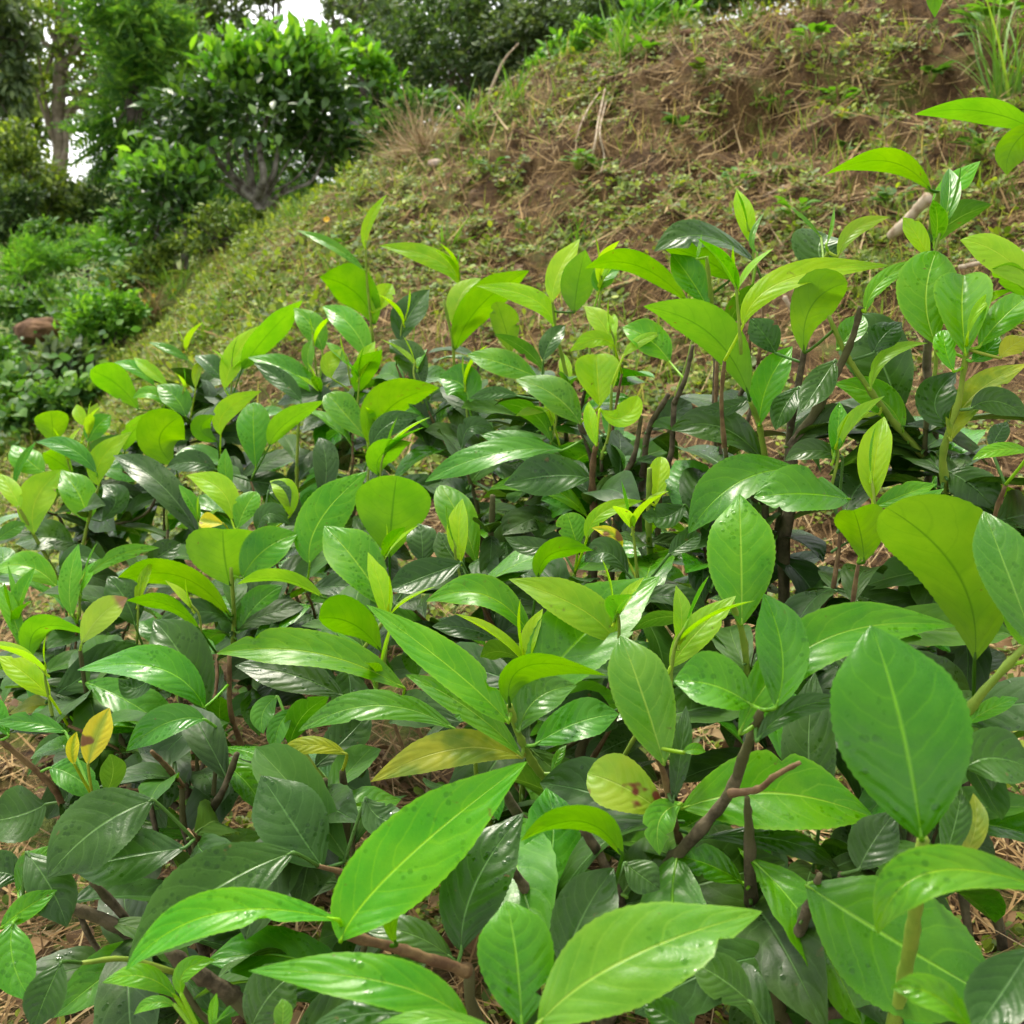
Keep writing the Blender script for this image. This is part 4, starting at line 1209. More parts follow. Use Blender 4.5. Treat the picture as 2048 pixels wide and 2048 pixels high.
# petioles: to the nearest measured stem, else to a twig grown for the cluster
SP_ = np.array(stem_pts)
free = []
for i, L_ in enumerate(pending):
    p0 = L_[0]
    dd = np.linalg.norm(SP_ - p0, axis=1)
    j = int(np.argmin(dd))
    if dd[j] < .035:
        L_.append(SP_[j])
    else:
        L_.append(None)
        free.append(i)
nodes = []
owner = {}
for i in free:
    p0 = pending[i][0]
    for nd in nodes:
        if np.linalg.norm(nd[0] - p0) < .06:
            nd[1].append(i)
            break
    else:
        nodes.append([p0, [i]])
for c, ids in nodes:
    m = np.mean([pending[i][0] for i in ids], axis=0)
    ax = np.mean([nrm(pending[i][2] - pending[i][0]) for i in ids], axis=0)
    off = pix(m)
    outside = off[0] > 2040 or off[1] < 0
    bi = 11 if outside else nearest_bush(m)
    root = bush_root[bi][0]
    nd = m - ax * .012 + np.array([0, .008, -.022])
    for i in ids:
        pending[i][-1] = nd
    if outside:
        for i in ids:
            owner[i] = 11
        g = np.array([.5, nd[1], nd[2] - .03])
        build_stem([nd, nd * .5 + g * .5 + np.array([0, 0, .03]), g], .0016, .0025, M_RSTEM, bi, 0, 5)
        to_root(g, bi, .003)
        continue
    g = nd + nrm(root + np.array([0, 0, .25]) - nd) * .045 + np.array([0, .01, -.03])
    build_stem([nd, (nd + g) / 2 + rng.normal(0, .003, 3), g], .0013, .0018, M_GSTEM if random.random() < .5 else M_RSTEM, bi, 0, 4)
    A = np.array(stem_pts)
    low = A[(A[:, 2] < g[2] - .05) & (A[:, 2] > g[2] - .2)]
    if len(low):
        dd = np.linalg.norm((low - g) * np.array([1, 1, .4]), axis=1)
        j = int(np.argmin(dd))
        if dd[j] < .11:
            build_stem([g, (g + low[j]) / 2 + np.array([(g[0] - low[j][0]) * .2, 0, -.01]), low[j]], .0017, .0022, M_STEM, bi, 0, 4)
            continue
    to_root(g, bi, .0022)

leaf_count = {}
for li_, (p0, pm, p2, hw, n_, fold, blunt, kd, L2, pet) in enumerate(pending):
    bi = owner.get(li_, nearest_bush(pet if pet is not None else p0))
    e = bush_root[bi][1]
    curl = random.uniform(.0, .18) + (.12 if fold < .2 else 0)
    me = leaf_mesh(p0, pm, p2, hw, n_, fold, blunt, curl, random.uniform(.03, .13), np.array(e.location), pet,
                   nu=46 if L2 > .06 else 28, serr=.0 if kd == 'Y' and hw < .008 else .013)
    o = link('leaf', me, TL[kd], e)
    if kd == 'R':
        o['label'] = 'yellowed leaf with green along the midrib'
    elif kd == 'S':
        o['label'] = 'yellow green leaf with red brown spots'
    elif kd == 'O':
        o['label'] = 'olive leaf turning yellow'
    leaf_count[bi] = leaf_count.get(bi, 0) + 1

# older leaves low on the stems (shared meshes)
old_meshes = []
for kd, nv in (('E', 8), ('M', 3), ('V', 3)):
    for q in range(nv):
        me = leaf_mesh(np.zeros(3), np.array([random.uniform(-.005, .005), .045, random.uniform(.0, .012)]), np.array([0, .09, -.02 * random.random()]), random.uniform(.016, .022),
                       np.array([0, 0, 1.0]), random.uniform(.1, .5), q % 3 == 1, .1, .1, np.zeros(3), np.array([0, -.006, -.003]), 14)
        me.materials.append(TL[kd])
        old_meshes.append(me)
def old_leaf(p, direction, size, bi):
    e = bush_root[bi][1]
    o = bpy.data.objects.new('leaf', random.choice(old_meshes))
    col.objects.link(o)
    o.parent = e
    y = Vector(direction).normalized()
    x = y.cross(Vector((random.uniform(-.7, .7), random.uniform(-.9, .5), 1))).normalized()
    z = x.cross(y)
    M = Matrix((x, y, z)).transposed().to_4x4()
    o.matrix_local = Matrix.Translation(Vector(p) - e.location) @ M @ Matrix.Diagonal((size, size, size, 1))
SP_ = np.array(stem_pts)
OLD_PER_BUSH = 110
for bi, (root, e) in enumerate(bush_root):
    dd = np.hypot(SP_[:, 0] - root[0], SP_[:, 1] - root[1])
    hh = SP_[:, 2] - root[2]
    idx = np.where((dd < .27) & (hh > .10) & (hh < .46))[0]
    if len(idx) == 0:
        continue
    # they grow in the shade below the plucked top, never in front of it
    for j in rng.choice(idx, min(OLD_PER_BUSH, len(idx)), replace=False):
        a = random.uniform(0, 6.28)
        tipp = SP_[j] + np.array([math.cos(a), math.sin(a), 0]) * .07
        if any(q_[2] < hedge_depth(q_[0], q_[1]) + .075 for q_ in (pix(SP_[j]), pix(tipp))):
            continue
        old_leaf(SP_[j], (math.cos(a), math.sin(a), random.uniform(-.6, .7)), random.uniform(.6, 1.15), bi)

# tender buds and leaf pairs at the shoot tips
TOPS = []
for nd, ids in nodes:
    TOPS.append(np.mean([pending[i][0] for i in ids], axis=0))
for tp in TOPS:
    sx, sy, dd_ = pix(tp)
    if not (0 < sx < 2048 and 480 < sy < 1400) or random.random() < .42:
        continue
    bi = nearest_bush(tp)
    e = bush_root[bi][1]
    lean = nrm([random.uniform(-.35, .35), random.uniform(-.3, .3), 1])
    top = tp + lean * random.uniform(.015, .04)
    build_stem([top, (top + tp) / 2 + rng.normal(0, .002, 3), tp - np.array([0, 0, .02])], .0009, .0013, M_GSTEM, bi, 0, 4, 5)
    for k_ in range(random.choice((2, 3, 3))):
        bud = k_ == 0
        az = random.uniform(0, 6.28)
        tilt = .12 if bud else random.uniform(.35, .9)
        dr = nrm(lean + tilt * np.array([math.cos(az), math.sin(az), 0]))
        ln_ = random.uniform(.022, .04) if bud else random.uniform(.03, .055)
        p0 = top - lean * (.0 if bud else random.uniform(.004, .02))
        p2 = p0 + dr * ln_ + np.array([math.cos(az), math.sin(az), 0]) * ln_ * (.05 if bud else .25)
        pm = p0 + dr * ln_ * .52
        out = np.array([math.cos(az), math.sin(az), 0])
        nh = nrm(-out * .8 + np.array([0, 0, .7]))
        me = leaf_mesh(p0, pm, p2, ln_ * (.055 if bud else random.uniform(.15, .21)), nh, .7 if bud else random.uniform(.2, .6), False, 0, .04,
                       np.array(e.location), p0 - dr * .003, nu=16, serr=0)
        link('bud' if bud else 'leaf', me, TL['Y' if random.random() < .75 else 'L'], e)


# ---------------------------------------------------------------- trees and shrubs behind
def ell(vx, vyy, rx, ry, Y, rz=None):
    c = vy(vx, vyy, Y)
    k = VK * Y / FPX
    return c, np.array([rx * k, (rz if rz is not None else max(rx, ry) * k * .8), ry * k])

def crown_points(ells, n, per=22, sig=.18, shell=.35):
    vol = np.array([np.prod(r) ** .8 for _, r in ells])
    vol = vol / vol.sum()
    P, C = [], []
    for (c, r), f in zip(ells, vol):
        m = max(4, int(n * f / per))
        u = rng.normal(0, 1, (m, 3))
        u /= np.linalg.norm(u, axis=1, keepdims=True)
        rad = shell + (1 - shell) * rng.uniform(0, 1, (m, 1)) ** .6
        cc = c + u * rad * r * rng.uniform(.85, 1.12, (m, 1))
        C.append(cc)
        s = sig * float(np.mean(r)) * rng.uniform(.5, 1.3, m)
        kk = max(1, int(n * f / m))
        pts = cc[:, None] + rng.normal(0, 1, (m, kk, 3)) * s[:, None, None] * np.array([1, 1, .7])
        P.append(pts.reshape(-1, 3))
    return np.vstack(P), np.vstack(C)

def leaves_at(P, centre, size, T=(LEAF_V, LEAF_F), droop=.3, up=.9, spread=.55, smin=.6):
    N = len(P)
    out = P - centre
    out /= np.linalg.norm(out, axis=1, keepdims=True) + 1e-9
    y = out * .8 + rng.normal(0, .6, (N, 3)) - np.array([0, 0, droop])
    y /= np.linalg.norm(y, axis=1, keepdims=True)
    z0 = np.array([0, 0, up]) + out * .4 + rng.normal(0, spread, (N, 3))
    x = np.cross(y, z0)
    x /= np.linalg.norm(x, axis=1, keepdims=True) + 1e-9
    z = np.cross(x, y)
    return inst(T[0], T[1], P, np.stack([x, y, z], -1), size * rng.uniform(smin, 1.25, N))

def pinnate(pairs=9, w=.2):
    """feather leaf, length 1 along y"""
    J = Join()
    t = np.linspace(.12, .96, pairs)
    sp = (t[1] - t[0])
    for q in t:
        l = w * math.sin(min(1, q * 1.15 + .12) * math.pi) ** .6 + .03
        z = -.25 * q * q
        for sgn in (-1, 1):
            a = np.array([0, q, z]); b = np.array([sgn * l, q + l * .45, z - .15 * l])
            m = (a + b) / 2
            J.add(np.array([a, m + np.array([0, sp * .42, 0.01]), b, m - np.array([0, sp * .42, 0.01])]), np.array([(0, 1, 2, 3)]))
    V, Fc = blade(-.2, .012, 4)
    V[:, 2] = -.25 * V[:, 1] ** 2
    J.add(V, Fc)
    return np.vstack(J.v), [np.vstack(x) for x in J.f.values()]
PINN = pinnate()
FERN = pinnate(14, .16)

def tree(name, label, cat, base, ells, n, size, mat, trunk=None, r0=.05, bark=M_DARKBARK, nbr=14, T=(LEAF_V, LEAF_F), group=None,
         per=22, sig=.18, young=None, droop=.3, part='crown', br_r=.012, shell=.35):
    base = np.asarray(base, float)
    base = np.array([base[0], base[1], float(ground_h(base[:1], base[1:2])[0]) - .02])
    e = empty(name, base)
    tag(e, label, cat, group)
    ells = [ell(*q) for q in ells]
    P, C = crown_points(ells, n, per, sig, shell)
    g = smooth_h(P[:, 0], P[:, 1])
    P = P[P[:, 2] > g + .01]
    cen = np.mean([c for c, _ in ells], axis=0)
    if young is not None:
        frac, ysize, ymat, drop = young
        # the flush of young leaves sits on the upper outside of the crown
        top = np.max(C[:, 2])
        k = (C[:, 2] - np.array([np.interp(c[0], [cen[0] - 1.2, cen[0] + 1.2], [drop[0], drop[1]]) for c in C])) > 0
        Cy = C[k]
        if len(Cy):
            m = int(n * frac / len(Cy)) + 1
            Py = (Cy[:, None] + rng.normal(0, .06, (len(Cy), m, 3)) + np.array([0, 0, .04])).reshape(-1, 3)
            V, Fc = leaves_at(Py, cen - np.array([0, 0, .6]), ysize, T, -.3)
            link('young_leaves', mesh_np('young_leaves', V - base, Fc), F[ymat], e)
    V, Fc = leaves_at(P, cen - np.array([0, 0, .2]), size, T, droop)
    link(part, mesh_np(part, V - base, Fc), F[mat], e)
    J = Join()
    if trunk is None:
        trunk = [base + np.array([0, 0, -.05]), base * .6 + cen * .4 + rng.normal(0, .03, 3), cen]
    tp = catmull(trunk, 6)
    J.add(*tube(tp, [r0, r0 * .75, r0 * .4], 8, .12))
    for q in rng.choice(len(C), min(nbr, len(C)), replace=False):
        a = tp[int(len(tp) * random.uniform(.3, .97))]
        b = C[q]
        if np.linalg.norm(b - a) < 1e-3: continue
        m = (a + b) / 2 + rng.normal(0, .06, 3) * np.linalg.norm(b - a) + np.array([0, 0, -.05])
        J.add(*tube(catmull([a, m, b], 5), [br_r, br_r * .7, br_r * .25], 5, .1))
    link('trunk', J.mesh('trunk', origin=base), bark, e)
    return e

# unpruned tea tree with several pale stems
b0 = vy(497, 442, 6.5)
zt = float(ground_h(b0[:1], b0[1:2])[0])
tea = tree('tea_tree', 'tall unpruned tea tree with pale forked stems and bright young leaves on top', 'tea tree', b0,
     [(480, 205, 155, 65, 6.5), (340, 210, 62, 42, 6.4), (560, 150, 85, 50, 6.5), (615, 215, 75, 65, 6.6), (430, 175, 85, 36, 6.4), (335, 275, 60, 45, 6.4), (560, 280, 80, 45, 6.6), (640, 270, 55, 36, 6.6)],
     2900, .085, 'tea', trunk=[b0 + np.array([0, 0, -.08]), vy(490, 405, 6.5), vy(478, 370, 6.5)], r0=.04, bark=M_PALEBARK, nbr=9, per=11, shell=.5,
     young=(.34, .08, 'young', (vy(300, 180, 6.5)[2], vy(660, 110, 6.5)[2])), br_r=.008)
J = Join()
for pts, r in [([(480, 375), (440, 335), (405, 295), (385, 240)], .042), ([(482, 372), (470, 320), (462, 260), (470, 200)], .03),
               ([(485, 375), (497, 330), (490, 270), (515, 190)], .036), ([(488, 380), (515, 330), (530, 270), (570, 190)], .03),
               ([(480, 380), (430, 350), (380, 320), (345, 270)], .02), ([(490, 400), (540, 360), (590, 340), (620, 270)], .022), ([(440, 335), (430, 290), (440, 230), (420, 180)], .022)]:
    P = [vy(a, b, 6.5 + random.uniform(-.15, .15)) for a, b in pts]
    P[0] = vy(*pts[0], 6.5)
    V, Fc = tube(catmull(P, 6), [r * .72, r * .5, r * .25], 7, .12)
    link('branch', mesh_np('branch', V - np.array(tea.location), Fc), M_PALEBARK, tea)

b1 = vy(348, 518, 6.1)
tree('tea_tree', 'small slender tea tree with a thin pale trunk left of the large one', 'tea tree', b1,
     [(325, 395, 62, 60, 6.1), (300, 345, 55, 45, 6.1), (360, 355, 50, 50, 6.2), (385, 430, 40, 40, 6.2)], 1100, .07, 'tea',
     trunk=[b1 + np.array([0, 0, -.05]), vy(348, 470, 6.1), vy(345, 420, 6.1), vy(335, 370, 6.1)], r0=.022, bark=M_PALEBARK, nbr=16, per=12,
     young=(.3, .07, 'bright', (vy(300, 380, 6.1)[2], vy(400, 340, 6.1)[2])), br_r=.007)

# tall trees on the left
b2 = vy(110, 420, 12.5)
t1 = tree('shade_tree', 'tall shade tree with a straight bare grey trunk at upper left', 'tree', b2,
     [(60, 40, 110, 70, 12.5), (190, 40, 130, 80, 12.8), (130, 130, 95, 50, 12.5), (200, 110, 70, 60, 12.6), (40, 130, 60, 50, 12.6), (110, 200, 70, 30, 12.7)], 3600, .1, 'olive',
     trunk=[vy(111, 430, 12.5), vy(113, 320, 12.5), vy(111, 200, 12.5), vy(113, 100, 12.5), vy(112, -40, 12.5)], r0=.095, bark=M_TRUNK, nbr=22, per=30, sig=.22, br_r=.03, T=(SLEAF_V, SLEAF_F))
J = Join()
for pts, r in [([(112, 135), (135, 105), (160, 70), (185, 35)], .035), ([(113, 125), (150, 80), (185, 62), (230, 40)], .028), ([(114, 310), (125, 280), (123, 230), (135, 200)], .035), ([(117, 318), (124, 290), (126, 255)], .04), ([(112, 90), (95, 60), (90, 30)], .03)]:
    V, Fc = tube(catmull([vy(a, b, 12.45) for a, b in pts], 6), [r, r * .8, r * .4], 6, .1)
    link('branch', mesh_np('branch', V - np.array(t1.location), Fc), M_TRUNK, t1)

b3 = vy(255, 430, 9.6)
tree('feathery_tree', 'feathery bright green tree with fine pinnate leaves behind the tea tree', 'tree', b3,
     [(250, 40, 70, 55, 9.6), (280, 120, 75, 45, 9.6), (240, 170, 60, 45, 9.7), (240, 245, 75, 45, 9.6), (285, 60, 50, 50, 9.5), (215, 240, 40, 28, 9.6), (270, 300, 60, 35, 9.7)], 760, .36, 'mid',
     trunk=[b3, vy(252, 330, 9.6), vy(248, 200, 9.6), vy(250, 60, 9.6)], r0=.06, bark=M_DARKBARK, nbr=26, T=PINN, per=9, sig=.24, br_r=.014, droop=.1)
b4 = vy(5, 420, 10.5)
tree('drooping_tree', 'dark tree with hanging sprays at the upper left edge', 'tree', b4,
     [(0, 60, 45, 70, 10.5), (15, 130, 35, 60, 10.5), (30, 40, 45, 60, 10.6), (38, 200, 14, 50, 10.5), (12, 205, 10, 45, 10.5)], 1500, .1, 'grey',
     trunk=[b4, vy(-20, 200, 10.5), vy(-10, 0, 10.5)], r0=.09, nbr=16, droop=1.2, per=24)
for (px, lab, els) in [(345, 'thin trunked far tree just right of the feathery tree', [(365, 20, 45, 45, 20), (385, 65, 40, 25, 20)]),
                       (435, 'sparse far tree with thin leaning twigs in the sky gap above the tea tree', [(430, 30, 60, 42, 20.5), (470, 45, 35, 30, 20.5), (395, 20, 30, 40, 20.5)]),
                       (515, 'far bare pole like tree standing alone against the white sky', [(500, -30, 40, 30, 21)])]:
    bb = vy(px, 420, els[0][4])
    tree('far_tree', lab, 'tree', bb, els, 1100, .15, 'grey', trunk=[bb, vy(px, 200, els[0][4]), vy(px + 2, -60, els[0][4])], r0=.05 , nbr=14, T=(SLEAF_V, SLEAF_F), per=16, sig=.2, group='thin far trees in the sky gap', br_r=.02)
bb = vy(628, 330, 8.0)
tree('far_tree', 'slim tree with a few leaves against the sky left of the dark thicket', 'tree', bb, [(640, 20, 25, 50, 8), (625, 60, 14, 50, 8), (690, 10, 50, 40, 8.2)], 420, .06, 'grey',
     trunk=[bb, vy(630, 120, 8), vy(628, -20, 8)], r0=.014, nbr=12, per=10, group='thin far trees in the sky gap', br_r=.006)

# bright shrub right of the tea tree and the dark thicket behind the ridge
def shrub(name, label, px, py, Y, els, n, size, mat, cat='shrub', group=None, T=(LEAF_V, LEAF_F), nbr=16, r0=.02, **kw):
    return tree(name, label, cat, vy(px, py, Y), [(a, b, c, d, Y + dy) for a, b, c, d, dy in els], n, size, mat, r0=r0, nbr=nbr, T=T, group=group, br_r=kw.pop('br_r', .007), **kw)
shrub('leafy_shrub', 'light green shrub rising right behind the large tea tree', 690, 330, 7.3, [(690, 110, 50, 32, 0), (655, 80, 28, 22, 0), (715, 145, 36, 34, .1), (680, 250, 50, 50, 0)], 900, .075, 'young', per=12, shell=.2)
TH = 'dark thicket behind the ridge'
for nm_, lab, px, Y, els, n_, sz, mt in [
   ('forest_tree', 'pale green far forest tree filling the left edge behind the flecked bush', 30, 17, [(20, 200, 60, 50), (70, 250, 50, 50), (10, 290, 60, 50), (60, 150, 50, 40)], 3600, .13, 'olive'),
   ('forest_tree', 'far forest tree behind the bare grey trunk and the feathery tree', 230, 16, [(230, 230, 60, 60), (300, 190, 70, 60), (330, 250, 60, 60), (215, 320, 36, 30), (250, 120, 60, 60)], 4600, .12, 'mid'),
   ('forest_tree', 'dull green far forest tree with top just left of the sky gap', 390, 17, [(390, 120, 60, 34), (450, 150, 60, 40), (350, 60, 28, 60), (420, 240, 90, 60)], 4200, .12, 'grey'),
   ('forest_tree', 'distant tree line crown low behind the tea tree stems', 520, 18, [(520, 330, 90, 50), (620, 280, 80, 60), (440, 370, 80, 40), (300, 390, 60, 40)], 4200, .12, 'mid'),
   ('forest_tree', 'grey green far tree at the top right of the sky gap', 690, 14, [(680, 20, 50, 50), (740, 60, 60, 60), (640, 90, 36, 36)], 3000, .1, 'grey'),
  ]:
    bb = vy(px, 420, Y)
    tree(nm_, lab, 'tree', bb, [(p_, q_, r_, s_, Y) for p_, q_, r_, s_ in els], n_, sz, mt, trunk=[bb, vy(px, 200, Y), vy(px + 4, 60, Y)], r0=.07, bark=M_TRUNK, nbr=20, per=34, sig=.2, br_r=.02, group='far forest trees')
shrub('leafy_shrub', 'mid green broad leaved shrub leaning over the ridge before the dark thicket', 770, 285, 6.8, [(780, 230, 50, 45, 0), (740, 250, 40, 40, 0), (830, 200, 34, 34, 0)], 700, .07, 'mid', per=12)
shrub('leafy_shrub', 'light green shrub between the dry stems and the tall ridge grass', 1070, 150, 6.2, [(1070, 110, 45, 34, 0), (1110, 80, 40, 40, 0), (1030, 130, 30, 26, 0)], 800, .055, 'bright', per=12)
shrub('thicket_shrub', 'dense dark thicket shrub beside the tea tree, lowest on the ridge', 700, 340, 7.9, [(690, 230, 95, 90, 0), (640, 180, 70, 90, .2), (740, 170, 80, 110, .1)], 6000, .055, 'dark', group=TH, per=60, sig=.14, shell=.55)
shrub('thicket_shrub', 'dark thicket shrub with pale bare twigs behind the arching dry stems', 860, 260, 8.2, [(840, 160, 110, 110, 0), (800, 70, 100, 80, .2), (900, 110, 90, 110, .1)], 7000, .05, 'dark', group=TH, bark=M_TRUNK, nbr=40, per=60, sig=.14, shell=.55)
shrub('thicket_shrub', 'dark grey green thicket shrub at the top centre above the ridge', 1010, 200, 8.0, [(1000, 90, 100, 90, 0), (960, 30, 100, 60, .2), (1080, 60, 80, 80, 0)], 6500, .055, 'grey', group=TH, per=60, sig=.14, shell=.5)
shrub('thicket_shrub', 'dark thicket shrub at the top just left of the bank crest', 1150, 140, 7.6, [(1150, 40, 90, 70, 0), (1230, 10, 70, 50, 0), (1300, -10, 70, 40, 0)], 6500, .045, 'dark', group=TH)
shrub('thicket_shrub', 'dark thicket shrub showing just over the bank crest at the top', 1330, 40, 6.6, [(1330, -5, 80, 45, 0), (1420, -30, 80, 45, 0), (1500, -30, 80, 45, 0), (1260, 25, 60, 40, .1)], 5000, .045, 'dark', group=TH)
shrub('thicket_shrub', 'green thicket shrub filling in behind the forked tea tree stems', 470, 420, 9.0, [(470, 320, 110, 80, 0), (580, 320, 80, 70, 0), (380, 370, 90, 60, 0), (560, 240, 90, 60, .3)], 6000, .05, 'mid', group=TH)
shrub('thicket_shrub', 'dull green bush behind the slender tea tree', 330, 470, 8.4, [(330, 440, 90, 50, 0), (250, 470, 80, 40, 0), (400, 440, 60, 40, 0)], 4200, .05, 'mid', group=TH)
shrub('leafy_shrub', 'fresh green shrub with lance leaves by the crest of the bank', 1230, 95, 5.4, [(1230, 55, 55, 38, 0), (1270, 30, 40, 30, 0), (1180, 85, 40, 25, 0)], 900, .055, 'bright', per=10)
shrub('tall_thicket_tree', 'tall dark tree filling the top centre behind the thicket', 900, 300, 12, [(760, 20, 110, 70, 0), (900, -20, 140, 90, 0), (1050, -30, 150, 80, 0), (1220, -50, 120, 70, 0), (840, 130, 200, 90, .5), (1040, 90, 150, 80, .5)], 12000, .09, 'dark', cat='tree', r0=.1, br_r=.03)

# shrubs of the gully on the left
GU = 'shrubs in the gully on the left'
G_ = [
 ('gully_shrub', 'yellow green flecked bush below the tall bare trunk', 60, 460, 9.0, [(50, 330, 70, 50, 0), (20, 280, 50, 50, 0), (90, 370, 60, 40, 0)], 3000, .06, 'olive'),
 ('gully_shrub', 'dark rounded bush in shade under the sky gap', 150, 470, 9.2, [(150, 390, 75, 36, 0), (90, 410, 60, 34, 0), (200, 400, 50, 40, 0)], 3200, .055, 'dark'),
 ('gully_shrub', 'dark bush at the left edge beneath the flecked bush', 10, 500, 8.6, [(10, 420, 60, 50, 0), (40, 380, 40, 40, 0)], 2600, .055, 'dark'),
 ('gully_shrub', 'mixed green bush with yellow tips in the middle of the gully', 110, 520, 7.8, [(110, 465, 65, 34, 0), (70, 440, 40, 26, 0)], 2400, .05, 'mid'),
 ('gully_shrub', 'leafy green bush left of the slender tea tree trunk', 270, 470, 7.0, [(265, 350, 45, 40, 0), (240, 420, 45, 40, 0), (285, 420, 40, 50, 0)], 1500, .06, 'mid'),
 ('feathery_shrub', 'bright feathery bush at the left above the brown mound', 55, 560, 7.0, [(60, 500, 55, 34, 0), (35, 520, 35, 26, 0)], 240, .17, 'bright'),
 ('feathery_shrub', 'small bright feathery bush beside the leafy green bush', 210, 510, 7.2, [(215, 475, 38, 30, 0)], 180, .16, 'bright'),
 ('gully_shrub', 'dark glossy bush sprawling behind the brown mound', 60, 640, 6.6, [(50, 580, 70, 34, 0), (110, 560, 40, 26, 0)], 2400, .05, 'mid'),
 ('gully_shrub', 'dark green bush with bare twigs right of the brown mound', 200, 660, 5.6, [(190, 600, 70, 48, 0), (230, 590, 50, 40, 0), (150, 640, 50, 30, 0)], 2600, .045, 'bright'),
 ('gully_shrub', 'grey green broadleaf bush below the brown mound', 140, 720, 5.0, [(140, 680, 60, 26, 0), (100, 700, 50, 22, 0)], 900, .065, 'grey'),
 ('gully_shrub', 'low bright bush at the left edge below the mound', 30, 740, 4.9, [(30, 705, 60, 26, 0), (-10, 660, 30, 26, 0), (60, 740, 60, 24, 0)], 2600, .04, 'bright'),
 ('gully_shrub', 'low green bush just above the far end of the tea row', 130, 790, 4.5, [(120, 755, 70, 26, 0), (60, 785, 60, 22, 0), (170, 740, 40, 22, 0)], 2600, .04, 'mid'),
 ('gully_shrub', 'yellow green scrub around the foot of the slender tea tree', 270, 560, 6.0, [(270, 520, 50, 34, 0), (230, 545, 50, 30, 0), (310, 480, 34, 24, 0)], 2200, .04, 'olive'),
 ('gully_shrub', 'olive scrub under the forked stems of the large tea tree', 440, 470, 6.3, [(430, 420, 60, 34, 0), (380, 460, 50, 30, 0), (500, 420, 40, 24, .3)], 1500, .035, 'olive'),
]
for nm, lab, px, py, Y, els, n, size, mat in G_:
    if Y < 8:
        Y = float(vg(px, py, Y)[1])
    shrub(nm, lab, px, py, Y, els, n, size, mat, group=GU, T=PINN if nm == 'feathery_shrub' else (LEAF_V, LEAF_F), per=8 if nm == 'feathery_shrub' else 18)

# arching ferns
def fern(label, px, py, Y, k, length, mat='bright'):
    p = vy(px, py, Y)
    p[2] = float(ground_h(p[:1], p[1:2])[0])
    e = empty('fern', p)
    tag(e, label, 'fern', 'ferns in the gully')
    for i in range(k):
        a = 2 * math.pi * i / k + random.uniform(-.3, .3)
        R = rots(1, np.array([0, 0, 1.0]), .01)[0]
        y = np.array([math.cos(a) * .75, math.sin(a) * .75, .75])
        x = nrm(np.cross(y, (0, 0, 1)))
        z = np.cross(x, nrm(y))
        V = FERN[0].copy()
        V[:, 2] -= .35 * V[:, 1] ** 2
        V = V @ np.stack([x, nrm(y), z]) * length * random.uniform(.7, 1.1)
        link('frond', mesh_np('frond', V, FERN[1]), F[mat], e)
fern('arching fern with long fronds left of the slender tea tree', 225, 590, 5.7, 9, .42, 'olive')
fern('upright fern near the foot of the slender tea tree', 310, 520, 5.9, 6, .34, 'olive')
fern('low bright fern beside the brown mound', 95, 690, 5.2, 8, .26)
fern('fern frond clump below the dark glossy bush', 30, 610, 6.4, 8, .34)

# tall grass in the gully and grass tufts on the slope
def tuft(label, px, py, Y, k, l0, l1, wid=.02, mat='tuft', lean=.35, group='grass tufts on the slope', name='grass_tuft', zlift=0):
    p = vg(px, py, Y) - np.array([0, 0, .01])
    J = Join()
    for i in range(k):
        V, Fc = blade(random.uniform(.15, .9), wid * random.uniform(.6, 1.2), 7)
        V = V[:, [0, 2, 1]]
        R = rots(1, np.array([0, 0, 1.0]), lean)[0]
        J.add(V @ R.T * random.uniform(l0, l1) + rng.normal(0, .02, 3) * np.array([1, 1, 0]), Fc)
    o = link(name, J.mesh('grass_tuft'), F[mat], loc=p)
    tag(o, label, 'grass tuft', group)
    return o
tuft('tall bright grass tuft on the ridge before the dark thicket', 1175, 118, 4.55, 44, .12, .32, .016)
tuft('green grass tuft on the ridge beside the arching dry stems', 893, 250, 4.6, 20, .1, .26, .03)
tuft('thin grass clump on the ridge right of the arching dry stems', 965, 190, 4.6, 16, .08, .22, .02)
tuft('upright broad grass tuft mid slope left of centre', 845, 470, 3.2, 9, .08, .2, .05)
tuft('fine grass tuft at the foot of the cut bank near the centre', 1090, 470, 3.2, 14, .06, .17, .025)
tuft('spreading grass tuft among the ground cover near the tea row', 640, 520, 3.7, 10, .05, .14, .04)
tuft('bright grass tuft on the slope above the far end of the tea row', 385, 640, 3.8, 22, .07, .17, .035)
tuft('grass tuft on the slope right of the grass above the tea row', 430, 590, 4.1, 16, .06, .14, .03)
tuft('dark green strap leaved tuft in the hollow of the bank', 1435, 215, 3.5, 14, .05, .12, .05)
tuft('light green grass along the crest at the top right of the thicket', 1420, 40, 4.2, 30, .05, .14, .03)
tuft('grass on the crest near the top edge above the bank', 1540, 8, 4.1, 30, .05, .14, .03)
tuft('ragged grass tuft on the slope edge below the slender tea tree', 330, 560, 5.6, 40, .1, .3, .014)
tuft('ragged grass tuft at the lower slope edge above the mound', 255, 640, 5.1, 40, .1, .28, .014)
tuft('dry brown grass tuft on the slope edge between two green tufts', 290, 600, 5.3, 50, .1, .28, .01, 'straw')
tuft('weedy grass tuft right of the forked tea tree stems', 560, 425, 6.0, 40, .08, .22, .014)
tuft('dry grass tuft on the slope below the forked tea tree stems', 420, 520, 5.4, 50, .06, .18, .01, 'straw')
tuft('green grass tuft half way down the slope under the large tea tree', 470, 540, 4.7, 30, .06, .16, .016)
tuft('tall gully grass right of the feathery bush', 120, 590, 6.2, 60, .2, .45, .02, lean=.25)
tuft('tall gully grass beside the arching fern', 165, 570, 6.0, 60, .18, .4, .02, lean=.25)
tuft('tall weedy grass at the upper right edge of the bank', 1890, 200, 3.3, 60, .15, .42, .009, lean=.22)
tuft('dry straw tuft hanging over the ridge left of the grass tuft', 800, 285, 4.85, 240, .12, .3, .006, 'pale_straw', .8)
